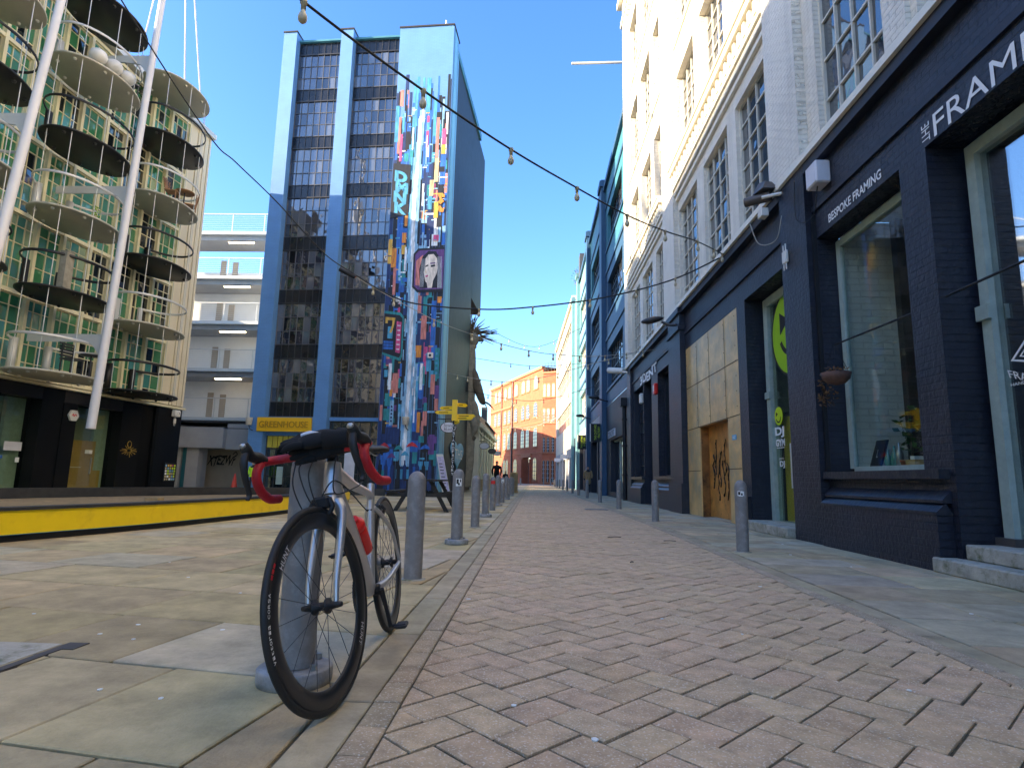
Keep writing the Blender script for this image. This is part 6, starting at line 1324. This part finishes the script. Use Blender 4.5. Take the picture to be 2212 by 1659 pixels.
wire('far pale festoon string with white bulbs, upper of the crossed pair', [(-3.3, 60, 9.2), (0, 63, 7.6), (3.7, 66, 7.2)], .02, (-2.8, -2, -1.2, -.4, .4, 1.2, 2.0, 2.8), 2.4, 'pot_white'); wire('far pale festoon string with white bulbs, lower of the crossed pair', [(-3.3, 66, 6.4), (0, 67, 6.6), (3.5, 68, 8.2)], .02, (-2.8, -2, -1.2, -.4, .4, 1.2, 2.0, 2.8), 2.4, 'pot_white')
# ------------------------------------------------------------------ racing bicycle
bike = thing('racing_bicycle', 'silver racing bicycle with red bar tape and deep black wheels leaning on a bollard', 'bicycle', (-.7, 2.5, 0))
Rc = Vector((-.700, 3.16, 0)); Fc = Vector((-.655, 2.09, 0)); WB = (Fc-Rc).length; fwd = (Fc-Rc).normalized(); lf = Vector((-fwd.y, fwd.x, 0)); LEAN = rad(7)
lfp = lf*math.cos(LEAN)+Vector((0, 0, 1))*math.sin(LEAN); upp = Vector((0, 0, 1))*math.cos(LEAN)-lf*math.sin(LEAN)
def B(x, y, z): return Rc+fwd*x+lfp*y+upp*z
WR = .335; ha = rad(73)
ax_d = Vector((-math.cos(ha), 0, math.sin(ha)))          # steering axis, local
fa = Vector((WB, 0, WR)); A0 = fa-Vector((math.sin(ha), 0, math.cos(ha)))*.045
STEER = rad(-12); RotS = Matrix.Rotation(STEER, 3, ax_d)
def S(x, y, z): p = RotS @ (Vector((x, y, z))-A0)+A0; return B(*p)
def axp(t): p = A0+ax_d*t; return (p.x, p.y, p.z)
class XF:   # mesh builder whose points run through a local frame
    def __init__(s, fn): s.fn = fn; s.mb = MB()
    def __getattr__(s, k):
        def f_(*a, **kw): return getattr(s.mb, k)(*a, **kw)
        return f_
    def build(s, name, mat=None, parent=None): s.mb.v = [tuple(s.fn(*v)) for v in s.mb.v]; return s.mb.build(name, mat, parent)
def wheel(fn, cx, n, side_text):
    hub = XF(fn); hub.lathe([(0, -.05), (.012, -.05), (.012, -.03), (.026, -.028), (.026, -.02), (.014, -.012), (.014, .012), (.026, .02), (.026, .028), (.012, .03), (.012, .05), (0, .05)], c=(cx, 0, WR), axis='y', seg=20)
    w_ = hub.build('wheel', 'black', bike)
    t = XF(fn); prof = [(WR-.0125+.0125*math.cos(a), .0125*math.sin(a)) for a in [6.2832*k/12 for k in range(13)]]; t.lathe(prof, c=(cx, 0, WR), axis='y', seg=72); t.build('tyre', 'rubber', w_)
    r = XF(fn); r.lathe([(WR-.022, -.010), (WR-.030, -.0125), (WR-.060, -.0105), (WR-.076, -.004), (WR-.078, 0), (WR-.076, .004), (WR-.060, .0105), (WR-.030, .0125), (WR-.022, .010)], c=(cx, 0, WR), axis='y', seg=72); r.build('rim', 'carbon', w_)
    for k in range(n):
        a = 6.2832*k/n; sgn = 1 if k % 2 else -1; off = .35*(1 if (k//2) % 2 else -1)
        s_ = XF(fn); s_.tube([(cx+.024*math.cos(a+off), sgn*.024, WR+.024*math.sin(a+off)), (cx+(WR-.077)*math.cos(a), 0, WR+(WR-.077)*math.sin(a))], .0012, 5); s_.build('spoke', 'steel_dark', w_)
    tx = XF(fn)
    def ring(s_, a0, r0, hgt, wch, yy, mt, sg):   # letters along the circle, seen from +y
        for i, ch in enumerate(s_):
            am = a0-sg*i*wch/r0
            if ch == ' ': continue
            ca_, sa_ = math.cos(am), math.sin(am)
            def fn2(a, b, ca_=ca_, sa_=sa_): u = (a-.5)*wch*.8; rr_ = r0+(b-.5)*hgt; return (cx+rr_*ca_+(sa_*u*sg), yy, WR+rr_*sa_-(ca_*u*sg))
            text(tx.mb, ch, lambda a, b: fn2(a, b), mt)
    if side_text:
        for a0 in (rad(36), rad(206)): ring('HUNT', a0, WR-.050, .020, .021, .0135, 'sign_grey', -1)
        ring('vittoria CORSA', rad(-16), WR-.0155, .011, .0145, .0128, 'white_letter', -1); ring('III', rad(27), WR-.0155, .010, .018, .0128, 'red_tape', -1)
        tx.mb.v = [tuple(fn(*v)) for v in tx.mb.v]; tx.mb.split('wheel_lettering', None, w_, gap=.012)
    return w_
fw_ = wheel(S, WB, 20, True); rw_ = wheel(B, 0, 24, False)
# frame
def tb(pts, rs, name, mat, fn=B, seg=14, flat=1, parent=bike, n=6, up=None, cap=True):
    x = XF(fn); P_ = cat(pts, n); x.tube(P_, lerps(rs, n) if isinstance(rs, list) else rs, seg, flat=(lerps(flat, n) if isinstance(flat, list) else flat), up=up, cap=cap); return x.build(name, mat, parent)
lo, hi = axp(.395), axp(.520); BBp = (.41, 0, .27); seat_top = (.275, 0, .70)
fr = tb([lo, axp(.43), axp(.49), hi], [.036, .034, .033, .030], 'frame', 'silver_frame', seg=18)
tb([axp(.495), (.60, 0, .735), (.36, 0, .700), (.278, 0, .675)], [.030, .021, .018, .018], 'top_tube', 'silver_frame', flat=.9, up=(0, 0, 1), parent=fr)
tb([axp(.44), (.62, 0, .50), BBp], [.036, .032, .036], 'down_tube', 'silver_frame', flat=.85, up=(0, 0, 1), parent=fr)
tb([(.258, 0, .735), (.29, 0, .64), (.35, 0, .45), BBp], [.020, .021, .022, .028], 'seat_tube', 'silver_frame', flat=.85, up=(1, 0, 0), parent=fr)
for q in (-1, 1):
    tb([(.40, q*.025, .272), (.28, q*.05, .285), (.12, q*.062, .315), (.0, q*.064, WR)], [.020, .014, .012, .009], 'chainstay', 'silver_frame', parent=fr)
    tb([(.292, q*.012, .625), (.23, q*.035, .585), (.12, q*.058, .50), (.03, q*.062, .385), (0, q*.064, WR)], [.013, .011, .009, .008, .009], 'seatstay', 'silver_frame', parent=fr)
x = XF(B); x.lathe([(0, -.045), (.024, -.045), (.024, .045), (0, .045)], c=BBp, axis='y', seg=18); x.build('bottom_bracket', 'black', fr)
x = XF(B); x.prism([(.0, 0), (.014, .02), (-.014, .02)], lambda u, v, w_: (.315+w_, u, .60+v), .002, .004); x.build('badge', 'black', fr)
fk = tb([axp(.392), axp(.36)], [.028, .034], 'fork', 'silver_frame', fn=S, seg=16)
for q in (-1, 1): tb([(axp(.37)[0], q*.022, axp(.37)[2]), (axp(.33)[0]+.002, q*.042, axp(.33)[2]), (A0.x-.05, q*.050, .55), (WB-.028, q*.052, .42), (WB-.004, q*.052, WR)], [.022, .019, .015, .011, .009], 'fork_blade', 'silver_frame', fn=S, flat=1.0, parent=fk)
x = XF(S); x.lathe([(0, -.072), (.008, -.072), (.011, -.058), (.011, .058), (.008, .075), (0, .075)], c=(WB, 0, WR), axis='y', seg=14); x.build('axle', 'black', fk)
# stem and bars
ht = axp(.553); bc = (ht[0]+.085, 0, ht[2]-.0+.012)
tb([axp(.515), axp(.545), axp(.585)], [.022, .021, .019], 'spacer', 'black', fn=S); tb([(ht[0], 0, ht[2]), ((ht[0]+bc[0])/2, 0, (ht[2]+bc[2])/2), bc], [.021, .017, .022], 'stem', 'black', fn=S)
bx0, bz0 = bc[0], bc[2]; bar = None
tb([(bx0, -.07, bz0), (bx0, -.03, bz0), (bx0, .03, bz0), (bx0, .07, bz0)], .0159, 'handlebar', 'black', fn=S)
for q in (-1, 1):
    P_ = [(bx0, q*.07, bz0), (bx0, q*.12, bz0), (bx0+.005, q*.17, bz0), (bx0+.035, q*.198, bz0-.002), (bx0+.075, q*.205, bz0-.008)]
    tb(P_, .0165, 'bar_tape', 'red_tape', fn=S)
    P_ = [(bx0+.075, q*.205, bz0-.012), (bx0+.095, q*.208, bz0-.035), (bx0+.097, q*.212, bz0-.07), (bx0+.07, q*.216, bz0-.11), (bx0+.02, q*.219, bz0-.138), (bx0-.045, q*.22, bz0-.142)]
    tb(P_, .0168, 'drop_tape', 'red_tape', fn=S)
    hd = tb([(bx0+.055, q*.204, bz0+.0), (bx0+.09, q*.206, bz0+.012), (bx0+.13, q*.206, bz0+.018), (bx0+.155, q*.204, bz0+.042), (bx0+.165, q*.203, bz0+.062)], [.019, .022, .019, .020, .013], 'brake_hood', 'rubber', fn=S)
    tb([(bx0+.158, q*.204, bz0+.03), (bx0+.172, q*.206, bz0-.01), (bx0+.165, q*.210, bz0-.06), (bx0+.145, q*.214, bz0-.115), (bx0+.155, q*.215, bz0-.135)], [.010, .011, .009, .008, .006], 'brake_lever', 'black', fn=S, flat=1.4, parent=hd)
    x = XF(S); x.ell((bx0+.172, q*.204, bz0+.052), (.009, .013, .010)); x.build('silver_cap', 'steel', hd)
# cables
for pts in ([(bx0, -.05, bz0-.01), (bx0+.07, -.06, bz0-.06), (bx0+.06, -.02, bz0-.19), (axp(.47)[0]+.04, .03, axp(.47)[2]-.02), (.70, .035, .62)], [(bx0, .06, bz0-.01), (bx0+.06, .07, bz0-.08), (bx0+.03, .05, bz0-.16), (.78, .035, .72), (.70, .03, .74)], [(bx0, -.03, bz0-.01), (bx0+.08, -.02, bz0-.09), (bx0+.07, .0, bz0-.2), (WB-.12, .0, .70)], [(bx0+.01, -.1, bz0-.01), (bx0+.05, -.10, bz0-.12), (bx0+.0, -.06, bz0-.25), (.74, -.03, .63)]):
    tb(pts, .0026, 'brake_cable', 'rubber', fn=S, seg=6, n=8)
# brakes
x = XF(S); x.bbox(WB-.10, WB-.06, -.03, .03, .655, .70, .008); x.tube([(WB-.08, -.03, .69), (WB-.07, -.045, .66), (WB-.07, -.028, .635)], .009, 8); x.tube([(WB-.08, .03, .69), (WB-.07, .045, .66), (WB-.07, .028, .635)], .009, 8); x.build('front_brake', 'black', bike)
x = XF(B); x.bbox(.17, .20, -.025, .025, .60, .64, .008); x.tube([(.18, .025, .63), (.17, .04, .61), (.16, .025, .58)], .008, 8); x.tube([(.18, -.025, .63), (.17, -.04, .61), (.16, -.025, .58)], .008, 8); x.build('rear_brake', 'steel_dark', bike)
# seat post and saddle
tb([(.262, 0, .72), (.245, 0, .79), (.222, 0, .875)], .0145, 'seatpost', 'black')
x = XF(B); vs = []; prf = [(-.13, .068, .0), (-.11, .072, .005), (-.04, .058, .002), (.03, .030, -.004), (.09, .020, -.004), (.13, .017, -.008), (.142, .008, -.015)]
for (px_, hw_, dz) in prf:
    for k in range(12): a = 6.2832*k/12; vs.append((.215+px_, hw_*math.cos(a), .912+dz+(.016 if math.sin(a) > 0 else .022)*math.sin(a)-.012*abs(math.cos(a))**2))
x.mesh(vs, [(i*12+k, i*12+(k+1) % 12, (i+1)*12+(k+1) % 12, (i+1)*12+k) for i in range(6) for k in range(12)]+[tuple(range(12)), tuple(range(83, 71, -1))], None, True); sd = x.build('saddle', 'black', bike)
for q in (-1, 1): tb([(.12, q*.02, .895), (.18, q*.022, .875), (.26, q*.022, .875), (.33, q*.012, .893)], .0035, 'saddle_rail', 'steel', parent=sd, seg=6)
# chainset
x = XF(B); n_ = 50; ring_ = []
for k in range(n_*2): a = 6.2832*k/(n_*2); r_ = .103 if k % 2 else .098; ring_.append((r_*math.cos(a), r_*math.sin(a)))
x.prism(ring_, lambda u, v, w_: (BBp[0]+u, w_, BBp[2]+v), -.052, -.047); ch = x.build('chainring', 'steel_dark', bike)
ca0 = rad(-100)
for q in (-1, 1):
    a = ca0+(math.pi if q < 0 else 0); e = (BBp[0]+.17*math.cos(a), q*.075, BBp[2]+.17*math.sin(a))
    tb([(BBp[0], q*.05, BBp[2]), (BBp[0]+.09*math.cos(a), q*.065, BBp[2]+.09*math.sin(a)), e], [.018, .013, .013], 'crank', 'black', flat=.7, up=(math.cos(a), 0, math.sin(a)) if 0 else None)
    x = XF(B); x.tube([(e[0], q*.07, e[2]), (e[0], q*.13, e[2])], .007, 8); x.bbox(e[0]-.035, e[0]+.035, min(q*.10, q*.15), max(q*.10, q*.15), e[2]-.01, e[2]+.01, .005); x.tube([(e[0]+.03, q*.10, e[2]), (e[0]+.06, q*.105, e[2]+.005), (e[0]+.065, q*.125, e[2]+.005), (e[0]+.06, q*.145, e[2]+.005), (e[0]+.03, q*.15, e[2])], .005, 6); x.build('pedal', 'black', bike)
for k, r_ in enumerate((.055, .049, .043, .037, .031, .026)):
    x = XF(B); x.lathe([(0, 0), (r_, 0), (r_, .002), (0, .002)], c=(0, -.028-.004*(6-k), WR), axis='y', seg=26); x.build('sprocket', 'steel', rw_)
tb([(BBp[0], -.05, BBp[2]+.10), (.2, -.048, .385), (0, -.045, WR+.045), (-.045, -.045, WR), (-.02, -.046, WR-.05), (.02, -.05, .235), (.0, -.05, .20), (.03, -.05, .17), (.2, -.05, .18), (BBp[0], -.05, BBp[2]-.10)], .0035, 'chain', 'steel_dark', seg=6)
tb([(0, -.06, WR-.02), (.015, -.062, .27), (.01, -.062, .18)], [.012, .010, .009], 'derailleur', 'black', seg=8)
# bottle and cage
d_ = (Vector(BBp)-Vector(axp(.44))).normalized(); b0 = Vector(BBp)-d_*.15+Vector((.0, .012, .085)); b1 = b0-d_*.20
tb([b0, b0-d_*.01, b0-d_*.12, b0-d_*.135, b0-d_*.15, b0-d_*.17, b1+d_*.015, b1], [.036, .038, .038, .031, .038, .036, .018, .016], 'water_bottle', 'red_plastic', n=2, seg=18)
tb([b0+Vector((0, .037, 0)), b0-d_*.07+Vector((.03, .02, .03)), b0-d_*.09+Vector((.0, -.037, 0))], .003, 'bottle_cage', 'black', seg=6)
# gloves lying over the bars
def glove(o, dr_, up_, label, palm, s=1, tab=None):
    root = thing('glove', label, 'glove', o, 'black cycling gloves on the handlebar'); d = Vector(dr_).normalized(); u = Vector(up_).normalized(); v = u.cross(d).normalized(); o = Vector(o)
    mb = MB(); mt = Matrix((d, v, u)).transposed(); mb.ell(o, (.062*s, .046*s, .028*s), mtx=mt, seg=18, rings=12)
    mb.tube([o-d*.04, o-d*.10, o-d*.135], [.038*s, .033*s, .036*s], 14, flat=.8)
    for k, (off, l, cu) in enumerate(((-.033, .068, .2), (-.011, .082, .12), (.012, .078, .16), (.033, .060, .28))):
        b_ = o+d*.045*s+v*off*s; mb.tube(cat([b_-d*.02, b_+d*l*.35-u*.002, b_+d*l*.75-u*.008*cu*5, b_+d*l-u*.016*cu*5], 4), lerps([.014, .0145, .013, .008], 4), 10)
    b_ = o-v*.03*s-d*.01; mb.tube(cat([b_, b_+(-v*.7+d*.5)*.04, b_+(-v*.5+d)*.07], 4), lerps([.016, .014, .009], 4), 10)
    mb.build('fabric', 'coat_black', root)
    if tab:
        mb = MB(); mb.tube(cat([o+u*.020+d*.05-v*.014, o+u*.024+d*.02-v*.017, o+u*.02-d*.025-v*.018], 4), lerps([.006, .009, .002], 4), 8, flat=1.5, up=tuple(u)); mb.build('reflective_tab', 'sign_grey', root)
gx_, gy_ = S(bx0, 0, bz0).x, S(bx0, 0, bz0).y; gz_ = S(bx0, 0, bz0).z
glove((gx_-.025, gy_-.03, gz_+.04), (-1, .05, -.10), (.08, -.5, 1), 'black glove with a pale reflective tab on top of the handlebar centre', None, 1.0, tab=True)
glove((gx_+.005, gy_+.035, gz_+.062), (-1, .1, .05), (0, -.2, 1), 'black glove stacked highest over the stem with fingers to the left', None, .95)
glove((gx_-.0, gy_-.01, gz_+.01), (-1, .0, -.2), (.1, -1, .3), 'folded black glove hanging in front of the handlebar centre', None, .9)
# trailing loop of cable at the foot of the bollard
